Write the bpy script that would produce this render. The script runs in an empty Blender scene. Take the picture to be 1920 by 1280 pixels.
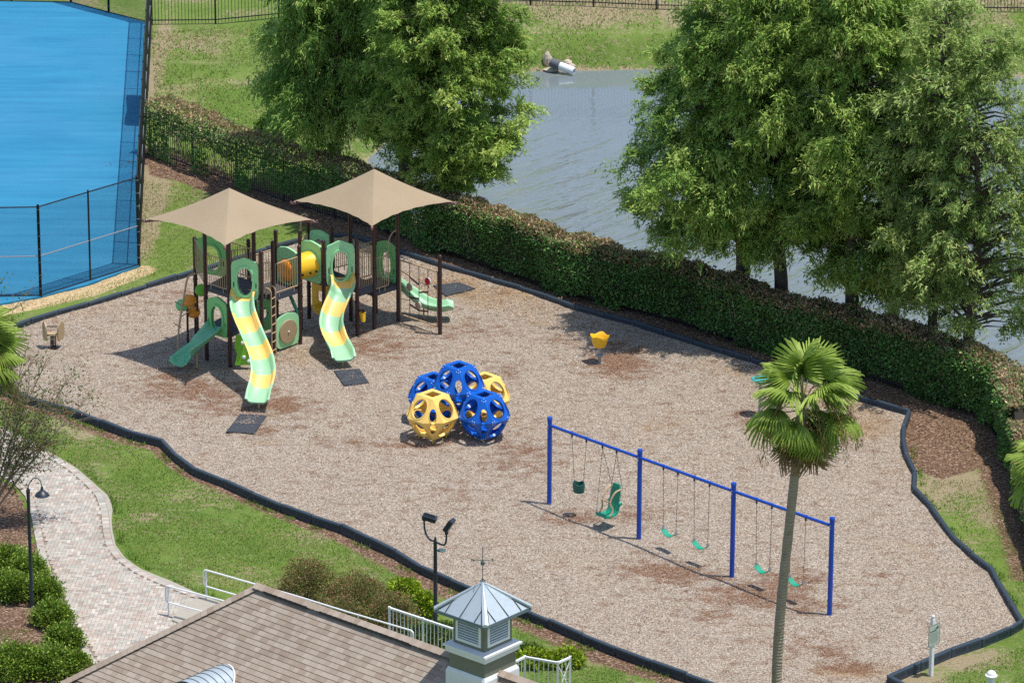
import bpy, math, random
import numpy as np
from mathutils import Vector, Matrix
R = math.radians
rng = np.random.default_rng(7)
random.seed(7)
SC = bpy.context.scene
COL = SC.collection

# ------------------------------------------------------------------ camera, sky, sun, exposure
F0, PITCH, CAMH, ROLL, Y0 = 8640.0, R(19.558), 46.795, R(0.2158), 125.0
cam = bpy.data.cameras.new('camera'); co = bpy.data.objects.new('camera', cam); COL.objects.link(co)
cam.lens = F0 / 1920 * 36; cam.sensor_width = 36; cam.sensor_fit = 'HORIZONTAL'
cam.clip_start = 1; cam.clip_end = 4000
co.matrix_world = Matrix.Translation((0, -Y0, CAMH)) @ Matrix.Rotation(math.pi/2 - PITCH, 4, 'X') @ Matrix.Rotation(ROLL, 4, 'Z')
SC.camera = co
SUNV = Vector((.29, -.055, 1)).normalized()
w = bpy.data.worlds.new('World'); SC.world = w; w.use_nodes = True
nt = w.node_tree; bg = nt.nodes['Background']
sky = nt.nodes.new('ShaderNodeTexSky'); sky.sky_type = 'NISHITA'; sky.sun_disc = False
sky.sun_elevation = math.asin(SUNV.z); sky.sun_rotation = math.atan2(SUNV.x, SUNV.y)
nt.links.new(sky.outputs[0], bg.inputs[0]); bg.inputs[1].default_value = 0.15
sl = bpy.data.lights.new('sun', 'SUN'); sl.energy = 4.15; sl.angle = R(.53); sl.color = (1, .95, .87)
so = bpy.data.objects.new('sun', sl); COL.objects.link(so)
so.rotation_euler = (-SUNV).to_track_quat('-Z', 'Y').to_euler()
SC.view_settings.view_transform = 'Standard'; SC.view_settings.look = 'None'
SC.view_settings.exposure = 0.12; SC.view_settings.gamma = 1
SC.render.engine = 'CYCLES'
SC.cycles.max_bounces = 6; SC.cycles.diffuse_bounces = 3; SC.cycles.glossy_bounces = 3
SC.cycles.transmission_bounces = 4; SC.cycles.transparent_max_bounces = 6
SC.cycles.use_denoising = False
SC.cycles.caustics_reflective = False; SC.cycles.caustics_refractive = False

# ------------------------------------------------------------------ survey: a sight line meets the level z
def G(px, py, z=0.0):
    x = px - 960; y = py - 640
    xr = x*math.cos(ROLL) + y*math.sin(ROLL); yr = -x*math.sin(ROLL) + y*math.cos(ROLL)
    dy = F0*math.cos(PITCH) - yr*math.sin(PITCH); dz = -F0*math.sin(PITCH) - yr*math.cos(PITCH)
    t = (CAMH - z) / (-dz)
    return Vector((xr*t, dy*t - Y0, z))
def to_px(P):
    P = np.asarray(P, float); X, Y, Z = P[..., 0], P[..., 1] + Y0, P[..., 2] - CAMH
    d = Y*math.cos(PITCH) - Z*math.sin(PITCH); v = -Y*math.sin(PITCH) - Z*math.cos(PITCH)
    xr = F0*X/d; yr = F0*v/d
    return np.stack([960 + xr*math.cos(ROLL) - yr*math.sin(ROLL), 640 + xr*math.sin(ROLL) + yr*math.cos(ROLL)], -1)
def in_frame(P, m=0):
    q = to_px(P); return (q[..., 0] > -m) & (q[..., 0] < 1920+m) & (q[..., 1] > -m) & (q[..., 1] < 1280+m)

# ------------------------------------------------------------------ materials
def srgb(r, g, b):
    f = lambda c: (c/255/12.92) if c/255 <= .04045 else ((c/255+.055)/1.055)**2.4
    return (f(r), f(g), f(b), 1)
class NT:
    def __init__(s, name):
        s.m = bpy.data.materials.new(name); s.m.use_nodes = True; s.t = s.m.node_tree
        s.b = s.t.nodes['Principled BSDF']; s.out = s.t.nodes['Material Output']
        s.tc = s.t.nodes.new('ShaderNodeTexCoord')
    def n(s, typ, ins=None, **kw):
        nd = s.t.nodes.new(typ)
        for k, v in kw.items(): setattr(nd, k, v)
        for k, v in (ins or {}).items():
            if hasattr(v, 'is_output') or isinstance(v, bpy.types.NodeSocket): s.t.links.new(v, nd.inputs[k])
            else: nd.inputs[k].default_value = v
        return nd
    def noise(s, scale, detail=4, rough=.55, vec=None, dist=0):
        return s.n('ShaderNodeTexNoise', {'Scale': scale, 'Detail': detail, 'Roughness': rough, 'Distortion': dist, 'Vector': vec or s.tc.outputs['Object']}).outputs[0]
    def ramp(s, fac, stops):
        nd = s.n('ShaderNodeValToRGB', {'Fac': fac}); e = nd.color_ramp.elements
        while len(e) < len(stops): e.new(.5)
        for i, (p, c) in enumerate(stops):
            e[i].position = p; e[i].color = c if len(c) == 4 else (*c, 1)
        return nd.outputs[0]
    def mix(s, fac, a, b, mode='MIX'):
        nd = s.n('ShaderNodeMixRGB', {'Fac': fac, 'Color1': a, 'Color2': b}, blend_type=mode); return nd.outputs[0]
    def math(s, op, a, b=0.0, clamp=False):
        nd = s.n('ShaderNodeMath', {0: a, 1: b}, operation=op); nd.use_clamp = clamp; return nd.outputs[0]
    def bump(s, h, strength=.4, dist=.01):
        nd = s.n('ShaderNodeBump', {'Height': h, 'Strength': strength, 'Distance': dist}); s.set(Normal=nd.outputs[0])
    def attr(s, name, out='Color'):
        return s.n('ShaderNodeAttribute', attribute_name=name).outputs[out]
    def set(s, **kw):
        for k, v in kw.items():
            k = k.replace('_', ' ')
            if isinstance(v, bpy.types.NodeSocket): s.t.links.new(v, s.b.inputs[k])
            else: s.b.inputs[k].default_value = v
        return s
def paint(name, c, rough=.5, var=.12, scale=3, dirt=.25, metal=0, bump=0, spec=.5):
    """solid material with slight fading, grime and fine relief"""
    k = NT(name); c = srgb(*c) if max(c) > 1 else (*c, 1)
    a = k.mix(k.math('MULTIPLY', k.noise(scale, 5), var*2), c, tuple(min(1, x*1.25+.02) for x in c[:3])+(1,))
    d = k.ramp(k.noise(scale*4.3, 6, .7), [(.52, (0, 0, 0)), (.75, (1, 1, 1))])
    a = k.mix(k.math('MULTIPLY', d, dirt), a, tuple(x*.55+.012 for x in c[:3])+(1,))
    k.set(Base_Color=a, Roughness=k.math('ADD', k.math('MULTIPLY', k.noise(scale*7), .2), rough-.1), Metallic=metal, Specular_IOR_Level=spec)
    if bump: k.bump(k.noise(scale*30, 3), bump, .004)
    return k.m
def leafmat(name, rough=.55, trans=.4):
    k = NT(name); c = k.attr('col'); k.set(Base_Color=c, Roughness=rough, Specular_IOR_Level=.3)
    tr = k.n('ShaderNodeBsdfTranslucent', {'Color': k.mix(.35, c, (.22, .32, .03, 1))})
    mx = k.n('ShaderNodeMixShader', {0: trans, 1: k.b.outputs[0], 2: tr.outputs[0]})
    k.t.links.new(mx.outputs[0], k.out.inputs[0]); return k.m
def attrmat(name, rough=.8, bumpscale=60):
    k = NT(name); c = k.attr('col')
    k.set(Base_Color=k.mix(.5, c, k.ramp(k.noise(40, 4), [(.25, (.55, .55, .55)), (.75, (1.25, 1.25, 1.25))]), 'MULTIPLY') if False else
          k.mix(k.noise(35, 4), k.mix(1, c, (.72, .72, .72, 1), 'MULTIPLY'), c), Roughness=rough)
    k.bump(k.noise(bumpscale, 3), .3, .004); return k.m

def worn(name, c, rough=.4):
    k = NT(name); c = srgb(*c); P = k.tc.outputs['Object']
    a = k.mix(k.math('MULTIPLY', k.ramp(k.noise(1.7, 5), [(.35, (0, 0, 0)), (.7, (1, 1, 1))]), .45), c, tuple(x*.7+.28 for x in c[:3])+(1,))
    st = k.noise(9, 5, .6, k.n('ShaderNodeMapping', {'Vector': P, 'Scale': (1.6, .35, .5)}).outputs[0], 1.5)
    ln = k.ramp(st, [(.485, (0, 0, 0)), (.5, (1, 1, 1)), (.515, (0, 0, 0))])
    a = k.mix(k.math('MULTIPLY', ln, .4), a, tuple(x*.4 for x in c[:3])+(1,))
    d = k.ramp(k.noise(13, 6, .75), [(.58, (0, 0, 0)), (.78, (1, 1, 1))]); a = k.mix(k.math('MULTIPLY', d, .3), a, (.16, .13, .1, 1))
    k.set(Base_Color=a, Roughness=k.math('ADD', k.math('MULTIPLY', k.noise(6), .3), rough-.12)); return k.m
MAT = {}
MAT['blue_steel'] = paint('blue_painted_steel', (16, 74, 178), .33, .1, 2, .12)
MAT['blue_plastic'] = paint('blue_plastic', (4, 92, 192), .34, .1, 3, .1)
MAT['yellow_plastic'] = paint('yellow_plastic', (240, 190, 40), .4, .12, 3, .15)
MAT['yellow_pale'] = paint('faded_yellow_plastic', (246, 206, 112), .42, .15, 3, .12)
MAT['mint'] = paint('mint_green_plastic', (158, 222, 166), .4, .15, 3, .15)
MAT['mint_pale'] = paint('faded_mint_plastic', (150, 202, 170), .38, .15, 3, .15)
MAT['green_plastic'] = paint('green_plastic', (132, 208, 132), .42, .12, 3, .15)
MAT['lime'] = paint('lime_plastic', (120, 190, 50), .45, .12, 3, .2)
MAT['slide_green'] = paint('slide_green_plastic', (104, 190, 146), .36, .12, 3, .12)
MAT['orange'] = paint('orange_plastic', (250, 156, 40), .4, .1, 3, .1)
MAT['red'] = paint('red_plastic', (200, 30, 45), .4, .1, 3, .1)
MAT['white'] = paint('white_paint', (232, 234, 236), .45, .05, 3, .18)
MAT['white_trim'] = paint('weathered_white_trim', (224, 226, 226), .55, .08, 2.5, .3)
MAT['brown_post'] = paint('brown_painted_post', (62, 40, 42), .4, .1, 3, .15)
MAT['arm'] = paint('brown_canopy_arm', (118, 84, 80), .4, .1, 3, .15)
MAT['tan_metal'] = paint('tan_painted_metal', (186, 160, 126), .45, .08, 3, .15)
MAT['tan_plastic'] = paint('tan_plastic_disc', (172, 150, 116), .55, .12, 9, .6)
MAT['deck'] = paint('dark_coated_deck', (62, 68, 80), .6, .15, 5, .3, bump=.3)
MAT['black_metal'] = paint('black_metal', (26, 30, 38), .45, .1, 3, .2)
MAT['lamp_metal'] = paint('charcoal_lamp_metal', (38, 46, 58), .42, .12, 3, .2)
MAT['galv'] = paint('galvanised_steel', (160, 168, 178), .45, .1, 4, .2, metal=.5)
MAT['chain'] = paint('dull_chain_steel', (120, 122, 120), .5, .1, 10, .2, metal=.4)
MAT['teal'] = paint('teal_plastic', (20, 150, 120), .42, .1, 4, .15)
MAT['bucket_green'] = paint('dark_green_rubber', (30, 96, 84), .5, .1, 4, .2)
MAT['teal_disc'] = paint('turquoise_plastic', (70, 165, 165), .42, .1, 4, .15)  # own colour of the balance seat disc
MAT['patina'] = paint('verdigris_copper', (60, 92, 92), .6, .2, 8, .3, metal=.2)
MAT['mint_pale'] = worn('faded_mint_slide', (150, 204, 160)); MAT['yellow_slide'] = worn('faded_yellow_slide', (246, 200, 96)); MAT['slide_green'] = worn('faded_green_slide', (100, 188, 142))
MAT['rubber'] = paint('black_rubber_mat', (52, 58, 66), .9, .2, 12, .4, bump=.6)
MAT['border'] = paint('dark_border_plastic', (48, 62, 75), .5, .2, 2.2, .35)
MAT['border_dark'] = paint('border_recess_plastic', (40, 54, 66), .55, .2, 2.2, .35)
MAT['olive_wall'] = paint('olive_stucco', (118, 120, 104), .85, .08, 2, .25, bump=.3)
MAT['zinc'] = paint('weathered_zinc', (176, 188, 194), .42, .2, 1.4, .3, metal=.35)
MAT['seam'] = paint('dark_seam_metal', (52, 60, 72), .5, .1, 4, .2)
MAT['zinc_edge'] = paint('grey_fascia_metal', (104, 120, 134), .45, .12, 3, .2, metal=.2)
MAT['concrete'] = paint('old_concrete', (160, 154, 142), .9, .25, 1.5, .45, bump=.4)
MAT['bark'] = paint('grey_brown_bark', (84, 72, 64), .9, .4, 6, .6, bump=.8)
MAT['twig'] = paint('pale_twig_bark', (140, 126, 110), .9, .3, 6, .5)
k = NT('ringed_palm_trunk')
wv = k.n('ShaderNodeTexWave', {'Scale': 3.9, 'Distortion': 5.0, 'Detail': 3, 'Vector': k.tc.outputs['Object']}, bands_direction='Z').outputs[1]
c = k.mix(k.noise(2.5, 5), srgb(158, 148, 136), srgb(190, 180, 166)); c = k.mix(k.math('MULTIPLY', k.ramp(wv, [(.0, (1, 1, 1)), (.3, (0, 0, 0))]), .2), c, srgb(104, 94, 86))
c = k.mix(k.ramp(k.noise(4, 6, .7), [(.55, (0, 0, 0)), (.72, (.75, .75, .75))]), c, srgb(86, 76, 70))
k.set(Base_Color=k.mix(1, c, (.84, .78, .72, 1), 'MULTIPLY'), Roughness=.92); k.bump(k.math('ADD', wv, k.noise(14, 4)), .8, .02)
MAT['palm_bark'] = k.m
MAT['petiole'] = paint('pale_petiole', (150, 150, 84), .6, .2, 4, .3)
MAT['dead_frond'] = paint('dry_frond', (146, 118, 84), .8, .3, 4, .5)
MAT['spring'] = paint('brown_spring_steel', (72, 44, 42), .4, .1, 4, .2)
MAT['sign'] = paint('grey_green_sign', (188, 194, 186), .5, .06, 2, .15)
MAT['sign_ink'] = paint('dark_sign_ink', (52, 60, 60), .6, .05, 2, .05)
MAT['sign_line'] = paint('faded_sign_ink', (136, 144, 138), .6, .05, 2, .05)
MAT['windscreen'] = paint('green_windscreen_cloth', (20, 120, 88), .8, .1, 4, .1)
MAT['rock'] = paint('pale_rock', (182, 170, 150), .9, .3, 4, .5, bump=.6)
MAT['dark_pipe'] = paint('grey_pipe', (88, 92, 98), .7, .2, 5, .4)
MAT['leaf'] = leafmat('leaf'); MAT['leaf_thick'] = leafmat('glossy_leaf', .45, .26)
MAT['palm_leaf'] = leafmat('palm_leaf', .45, .25)
MAT['grass_blade'] = leafmat('grass_blade', .6, .3)
MAT['chips'] = attrmat('wood_chip', .9)
MAT['shingle_field'] = attrmat('shingle_field', .92)
MAT['paver_field'] = attrmat('paver_field', .85)

# shade cloth
k = NT('tan_shade_cloth')
wv = k.n('ShaderNodeTexWave', {'Scale': 40, 'Distortion': .6, 'Vector': k.tc.outputs['Object']}).outputs[1]
k.set(Base_Color=k.mix(k.noise(.8, 4), srgb(160, 141, 115), srgb(177, 159, 132)), Roughness=.85)
k.bump(k.math('ADD', k.noise(2.2, 4), k.math('MULTIPLY', wv, .06)), .25, .08)
tr = k.n('ShaderNodeBsdfTranslucent', {'Color': srgb(176, 150, 112)})
mx = k.n('ShaderNodeMixShader', {0: .12, 1: k.b.outputs[0], 2: tr.outputs[0]}); k.t.links.new(mx.outputs[0], k.out.inputs[0])
MAT['canopy'] = k.m
# court
k = NT('blue_court_paint')
mp = k.n('ShaderNodeMapping', {'Vector': k.tc.outputs['Object'], 'Scale': (.25, 2.2, 1)}).outputs[0]
c = k.mix(k.ramp(k.noise(1.1, 5, .6, mp), [(.3, (0, 0, 0)), (.72, (1, 1, 1))]), srgb(16, 112, 154), srgb(38, 130, 168))
c = k.mix(k.math('MULTIPLY', k.ramp(k.noise(.22, 5, .6), [(.45, (0, 0, 0)), (.7, (1, 1, 1))]), .3), c, srgb(72, 136, 176))
c = k.mix(k.math('MULTIPLY', k.ramp(k.noise(1.3, 6, .7), [(.6, (0, 0, 0)), (.74, (1, 1, 1))]), .35), c, srgb(22, 94, 146))
k.set(Base_Color=c, Roughness=.75); k.bump(k.noise(50, 3), .15, .003)
MAT['court'] = k.m
# water: low ripples in two wave trains
k = NT('pond_water')
P = k.tc.outputs['Object']
def stretch(a, sx, sy):
    q = k.n('ShaderNodeMapping', {'Vector': P, 'Rotation': (0, 0, R(-a))}).outputs[0]
    return k.n('ShaderNodeMapping', {'Vector': q, 'Scale': (sx, sy, 1)}).outputs[0]
a = k.noise(1.0, 3, .5, stretch(50, .3, 1.5), .5)
b = k.noise(1.0, 3, .5, stretch(36, .8, 3.4), .3)
calm = k.n('ShaderNodeMapRange', {0: k.n('ShaderNodeSeparateXYZ', {0: P}).outputs[1], 1: 22.0, 2: 33.0, 3: 1.0, 4: .035}).outputs[0]
k.bump(k.math('MULTIPLY', k.math('ADD', a, k.math('MULTIPLY', b, .3)), calm), .95, .38)
k.set(Base_Color=k.mix(k.noise(.12, 3), (.15, .185, .205, 1), (.18, .21, .22, 1)), Roughness=.025, IOR=1.33, Specular_IOR_Level=.9)
MAT['water'] = k.m
# ground: grass, dry patches, bare soil, bark mulch, pebbles; masks per vertex (r mulch, g bare/dry, b pebbles)
k = NT('lawn_and_beds'); P = k.tc.outputs['Object']
mask = k.n('ShaderNodeSeparateColor', {0: k.attr('mask')}).outputs
fine = k.noise(26, 5, .7); mid = k.noise(2.6, 6, .65); big = k.noise(.45, 4)
grass = k.mix(k.ramp(fine, [(.3, (0, 0, 0)), (.7, (1, 1, 1))]), srgb(62, 86, 32), srgb(118, 148, 66))
grass = k.mix(k.ramp(mid, [(.35, (0, 0, 0)), (.68, (.75, .75, .75))]), grass, k.mix(fine, srgb(92, 113, 44), srgb(136, 159, 80)))
grass = k.mix(k.ramp(big, [(.4, (0, 0, 0)), (.72, (.6, .6, .6))]), grass, srgb(128, 150, 72))
dry = k.mix(k.ramp(k.noise(18, 6, .75), [(.3, (0, 0, 0)), (.7, (1, 1, 1))]), srgb(116, 104, 74), srgb(190, 174, 144))
vo = k.n('ShaderNodeTexVoronoi', {'Vector': k.n('ShaderNodeMapping', {'Vector': P, 'Scale': (24, 38, 20)}).outputs[0], 'Scale': 1.0, 'Randomness': 1.0})
sep = k.n('ShaderNodeSeparateColor', {0: vo.outputs['Color']}).outputs
mulch = k.ramp(sep[0], [(.0, srgb(68, 52, 44)), (.35, srgb(106, 82, 66)), (.7, srgb(140, 112, 90)), (.9, srgb(168, 142, 118)), (1, srgb(222, 202, 180))])
mulch = k.mix(k.math('MULTIPLY', k.noise(1.2, 5), .4), mulch, srgb(92, 64, 50))
vp = k.n('ShaderNodeTexVoronoi', {'Vector': P, 'Scale': 22.0})
peb = k.mix(k.n('ShaderNodeSeparateColor', {0: vp.outputs['Color']}).outputs[1], srgb(168, 140, 100), srgb(226, 206, 164))
jag = k.math('SUBTRACT', k.noise(5.5, 8, .8), .5)
def edge(m, wid=.9):
    return k.math('MULTIPLY_ADD', k.math('ADD', m, k.math('MULTIPLY', jag, wid)), 4.0)
def hard(m, wid):
    nd = k.n('ShaderNodeMath', {0: k.math('SUBTRACT', k.math('ADD', m, k.math('MULTIPLY', jag, wid)), .5), 1: 5.0, 2: .5}, operation='MULTIPLY_ADD'); nd.use_clamp = True; return nd.outputs[0]
c = k.mix(hard(mask[1], 2.2), grass, dry)
c = k.mix(hard(mask[0], .9), c, mulch)
c = k.mix(hard(mask[2], .5), c, peb)
k.set(Base_Color=c, Roughness=.95, Specular_IOR_Level=.15)
k.bump(k.math('ADD', k.noise(34, 5, .75), k.math('MULTIPLY', vo.outputs['Distance'], .5)), .8, .05)
MAT['ground'] = k.m
# playground wood fibre: mask r = raked-off brown, g = golden fresh chips
k = NT('playground_wood_fibre'); P = k.tc.outputs['Object']
v1 = k.n('ShaderNodeTexVoronoi', {'Vector': k.n('ShaderNodeMapping', {'Vector': P, 'Scale': (30, 44, 20)}).outputs[0], 'Scale': 1.0})
v2 = k.n('ShaderNodeTexVoronoi', {'Vector': k.n('ShaderNodeMapping', {'Vector': P, 'Rotation': (0, 0, .7), 'Scale': (46, 28, 20)}).outputs[0], 'Scale': 1.0})
s1 = k.n('ShaderNodeSeparateColor', {0: v1.outputs['Color']}).outputs; s2 = k.n('ShaderNodeSeparateColor', {0: v2.outputs['Color']}).outputs
rv = k.math('ADD', k.math('MULTIPLY', s1[0], .55), k.math('MULTIPLY', s2[1], .45))
pale = k.ramp(rv, [(.0, srgb(72, 60, 54)), (.25, srgb(136, 120, 105)), (.5, srgb(166, 152, 136)), (.75, srgb(190, 178, 162)), (1, srgb(220, 211, 199))])
brown = k.ramp(rv, [(.0, srgb(68, 46, 36)), (.4, srgb(116, 84, 64)), (.75, srgb(148, 116, 92)), (1, srgb(190, 166, 144))])
gold = k.ramp(rv, [(.0, srgb(96, 68, 44)), (.45, srgb(152, 124, 92)), (.8, srgb(182, 156, 122)), (1, srgb(214, 194, 164))])
mask = k.n('ShaderNodeSeparateColor', {0: k.attr('mask')}).outputs
n1 = k.noise(1.9, 8, .7, k.n('ShaderNodeMapping', {'Vector': P, 'Scale': (1, 1.5, 1)}).outputs[0]); n2 = k.noise(.35, 4)
mb = k.math('ADD', k.math('MULTIPLY', mask[0], .9), k.math('MULTIPLY', k.math('SUBTRACT', n1, .5), 2.2))
mb = k.ramp(mb, [(.05, (0, 0, 0)), (.46, (.9, .9, .9))])
mg = k.ramp(k.math('ADD', mask[1], k.math('MULTIPLY', k.math('SUBTRACT', k.math('ADD', n2, k.math('MULTIPLY', k.noise(5, 5), .4)), .7), 2.2)), [(.25, (0, 0, 0)), (.8, (.8, .8, .8))])
c = k.mix(mg, pale, gold); c = k.mix(mb, c, brown)
k.set(Base_Color=c, Roughness=.95, Specular_IOR_Level=.1)
k.bump(k.math('ADD', k.math('ADD', s1[2], s2[2]), k.math('MULTIPLY', k.noise(1.2, 6), 2.5)), .7, .04)
MAT['fibre'] = k.m
# pavers and shingles that are objects of their own: tone by object
def bytone(name, stops, rough, bscale):
    k = NT(name); oi = k.n('ShaderNodeObjectInfo')
    c = k.ramp(oi.outputs['Random'], stops)
    c = k.mix(k.math('MULTIPLY', k.noise(30, 4), .4), c, tuple(x*.7 for x in stops[0][1][:3])+(1,))
    k.set(Base_Color=c, Roughness=rough); k.bump(k.noise(bscale, 3), .3, .004); return k.m
PAV = [(0, srgb(164, 151, 141)), (.2, srgb(190, 173, 159)), (.4, srgb(180, 178, 168)), (.6, srgb(202, 192, 180)), (.8, srgb(162, 159, 150)), (1, srgb(214, 205, 193))]
SHG = [(0, srgb(148, 130, 115)), (.25, srgb(161, 145, 130)), (.5, srgb(167, 152, 138)), (.75, srgb(177, 164, 150)), (1, srgb(154, 137, 121))]
MAT['paver'] = bytone('paver', PAV, .85, 60); MAT['shingle'] = bytone('shingle', SHG, .92, 80)
MAT['joint'] = paint('sandy_joint', (136, 122, 108), .95, .2, 8, .4)
MAT['hedge_light_block'] = paint('light_block_brown', (44, 38, 28), .95, .4, 8, .6)  # dark brown for the light-blocking core inside the hedge

# ------------------------------------------------------------------ mesh tools
ORG = {}
def link(o, parent=None, loc=None):
    COL.objects.link(o)
    if parent is not None: o.parent = parent; ORG[o.name] = ORG[parent.name]
    else:
        o.location = loc or (0, 0, 0); ORG[o.name] = np.array(o.location)
    return o
def tag(o, label=None, cat=None, group=None, kind=None):
    if label: o['label'] = label
    if cat: o['category'] = cat
    if group: o['group'] = group
    if kind: o['kind'] = kind
    return o
def thing(name, label, cat, loc, group=None):
    o = bpy.data.objects.new(name, None); o.empty_display_size = .2
    link(o, None, tuple(loc)); return tag(o, label, cat, group)
def fmesh(name, V, F, mat, parent=None, loc=None, col=None, smooth=False, attr='col'):
    """numpy vertices (world) and equal-sided faces -> one object"""
    V = np.asarray(V, np.float32); F = np.asarray(F, np.int32)
    org = ORG[parent.name] if parent is not None else np.array(loc if loc is not None else (0, 0, 0))
    me = bpy.data.meshes.new(name); me.vertices.add(len(V)); me.vertices.foreach_set('co', (V - org).astype(np.float32).ravel())
    me.loops.add(F.size); me.loops.foreach_set('vertex_index', F.ravel()); me.polygons.add(len(F))
    me.polygons.foreach_set('loop_start', np.arange(0, F.size, F.shape[1], dtype=np.int32))
    if smooth: me.polygons.foreach_set('use_smooth', np.ones(len(F), bool))
    else: me.shade_flat()
    me.update(calc_edges=True)
    if col is not None:
        c = np.ones((len(V), 4), np.float32); c[:, :3] = col
        me.attributes.new(attr, 'FLOAT_COLOR', 'POINT').data.foreach_set('color', c.ravel())
    me.materials.append(mat if not isinstance(mat, str) else MAT[mat])
    o = bpy.data.objects.new(name, me); return link(o, parent, None if parent is not None else tuple(org))
class MB:
    def __init__(s): s.v = []; s.f = []
    def add(s, V, F):
        b = len(s.v); s.v += [tuple(p) for p in V]; s.f += [tuple(i+b for i in f) for f in F]; return s
    def box(s, c, size, ax=None):
        """ax: three unit axes"""
        c = Vector(c); A = ax or (Vector((1, 0, 0)), Vector((0, 1, 0)), Vector((0, 0, 1)))
        h = [x/2 for x in size]; V = []
        for k in (-1, 1):
            for j in (-1, 1):
                for i in (-1, 1): V.append(c + A[0]*i*h[0] + A[1]*j*h[1] + A[2]*k*h[2])
        return s.add(V, [(0, 2, 3, 1), (4, 5, 7, 6), (0, 1, 5, 4), (2, 6, 7, 3), (0, 4, 6, 2), (1, 3, 7, 5)])
    def beam(s, a, b, w_, h_):
        a, b = Vector(a), Vector(b); d = b-a; x = d.normalized(); y = Vector((0, 0, 1)).cross(x)
        y = y.normalized() if y.length > 1e-4 else Vector((0, 1, 0)); z = x.cross(y)
        return s.box((a+b)/2, (d.length, w_, h_), (x, y, z))
    def tube(s, pts, r, n=8, cap=True):
        pts = [Vector(p) for p in pts]; rr = r if isinstance(r, (list, tuple)) else [r]*len(pts)
        rings = []; prev = None
        for i, p in enumerate(pts):
            t = (pts[min(i+1, len(pts)-1)] - pts[max(i-1, 0)]).normalized()
            u = prev - t*prev.dot(t) if prev is not None else (Vector((0, 0, 1)).cross(t) if abs(t.z) < .95 else Vector((1, 0, 0)) - t*t.x)
            u.normalize(); prev = u; vv = t.cross(u)
            rings.append([p + (u*math.cos(2*math.pi*j/n) + vv*math.sin(2*math.pi*j/n))*rr[i] for j in range(n)])
        V = [q for g in rings for q in g]; F = []
        for i in range(len(pts)-1):
            for j in range(n): F.append((i*n+j, i*n+(j+1) % n, (i+1)*n+(j+1) % n, (i+1)*n+j))
        if cap: F += [tuple(range(n-1, -1, -1)), tuple(range((len(pts)-1)*n, len(pts)*n))]
        return s.add(V, F)
    def lathe(s, c, prof, n=16, ax=None):
        c = Vector(c); A = ax or (Vector((1, 0, 0)), Vector((0, 1, 0)), Vector((0, 0, 1)))
        V = []; F = []
        for r, z in prof:
            for j in range(n): V.append(c + (A[0]*math.cos(2*math.pi*j/n) + A[1]*math.sin(2*math.pi*j/n))*r + A[2]*z)
        for i in range(len(prof)-1):
            for j in range(n): F.append((i*n+j, i*n+(j+1) % n, (i+1)*n+(j+1) % n, (i+1)*n+j))
        F += [tuple(range(n-1, -1, -1)), tuple(range((len(prof)-1)*n, len(prof)*n))]
        return s.add(V, F)
    def ring(s, c, ux, uz, outer, inner, th, solid=False):
        """flat panel with one hole (outer, inner: equal lists of 2-D points), thickness th, axes ux, uz"""
        c, ux, uz = Vector(c), Vector(ux), Vector(uz); nn = ux.cross(uz).normalized(); n = len(outer)
        V = []
        for off in (-th/2, th/2):
            V += [c + ux*p[0] + uz*p[1] + nn*off for p in outer] + [c + ux*p[0] + uz*p[1] + nn*off for p in inner]
        F = []
        for j in range(n):
            a = (j+1) % n
            F += [(j, n+j, n+a, a), (2*n+j, 2*n+a, 3*n+a, 3*n+j), (j, a, 2*n+a, 2*n+j), (n+j, 3*n+j, 3*n+a, n+a)]
        return s.add(V, F)
    def slab(s, c, ux, uz, outer, th):
        c, ux, uz = Vector(c), Vector(ux), Vector(uz); nn = ux.cross(uz).normalized(); n = len(outer)
        V = [c + ux*p[0] + uz*p[1] + nn*o for o in (-th/2, th/2) for p in outer]
        return s.add(V, [tuple(range(n-1, -1, -1)), tuple(range(n, 2*n))] + [(j, (j+1) % n, n+(j+1) % n, n+j) for j in range(n)])
    def prism(s, poly, z0, z1):
        n = len(poly); V = [(p[0], p[1], z) for z in (z0, z1) for p in poly]
        return s.add(V, [tuple(range(n-1, -1, -1)), tuple(range(n, 2*n))] + [(j, (j+1) % n, n+(j+1) % n, n+j) for j in range(n)])
    def build(s, name, mat, parent=None, loc=None, smooth=False, angle=40):
        org = Vector(ORG[parent.name]) if parent is not None else Vector(loc if loc is not None else (0, 0, 0))
        me = bpy.data.meshes.new(name); me.from_pydata([tuple(Vector(p)-org) for p in s.v], [], s.f); me.update()
        if smooth:
            for p in me.polygons: p.use_smooth = True
            me.set_sharp_from_angle(angle=R(angle))
        me.materials.append(MAT[mat] if isinstance(mat, str) else mat)
        o = bpy.data.objects.new(name, me); link(o, parent, None if parent is not None else tuple(org))
        o.visible_shadow = True; return o
def spline(pts, n):
    """Catmull-Rom through points"""
    P = [np.array(p, float) for p in pts]; P = [2*P[0]-P[1]] + P + [2*P[-1]-P[-2]]; out = []
    m = len(P)-3
    for i in range(n):
        t = i/(n-1)*m; j = min(int(t), m-1); u = t-j; a, b, c, d = P[j:j+4]
        out.append(.5*((2*b) + (c-a)*u + (2*a-5*b+4*c-d)*u*u + (3*b-a-3*c+d)*u**3))
    return out
def inside(X, Y, poly):
    r = np.zeros(X.shape, bool); n = len(poly)
    for i in range(n):
        x1, y1 = poly[i][0], poly[i][1]; x2, y2 = poly[(i+1) % n][0], poly[(i+1) % n][1]
        c = ((y1 > Y) != (y2 > Y))
        r ^= c & (X < (x2-x1)*(Y-y1)/((y2-y1) if y2 != y1 else 1e-9)+x1)
    return r
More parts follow.
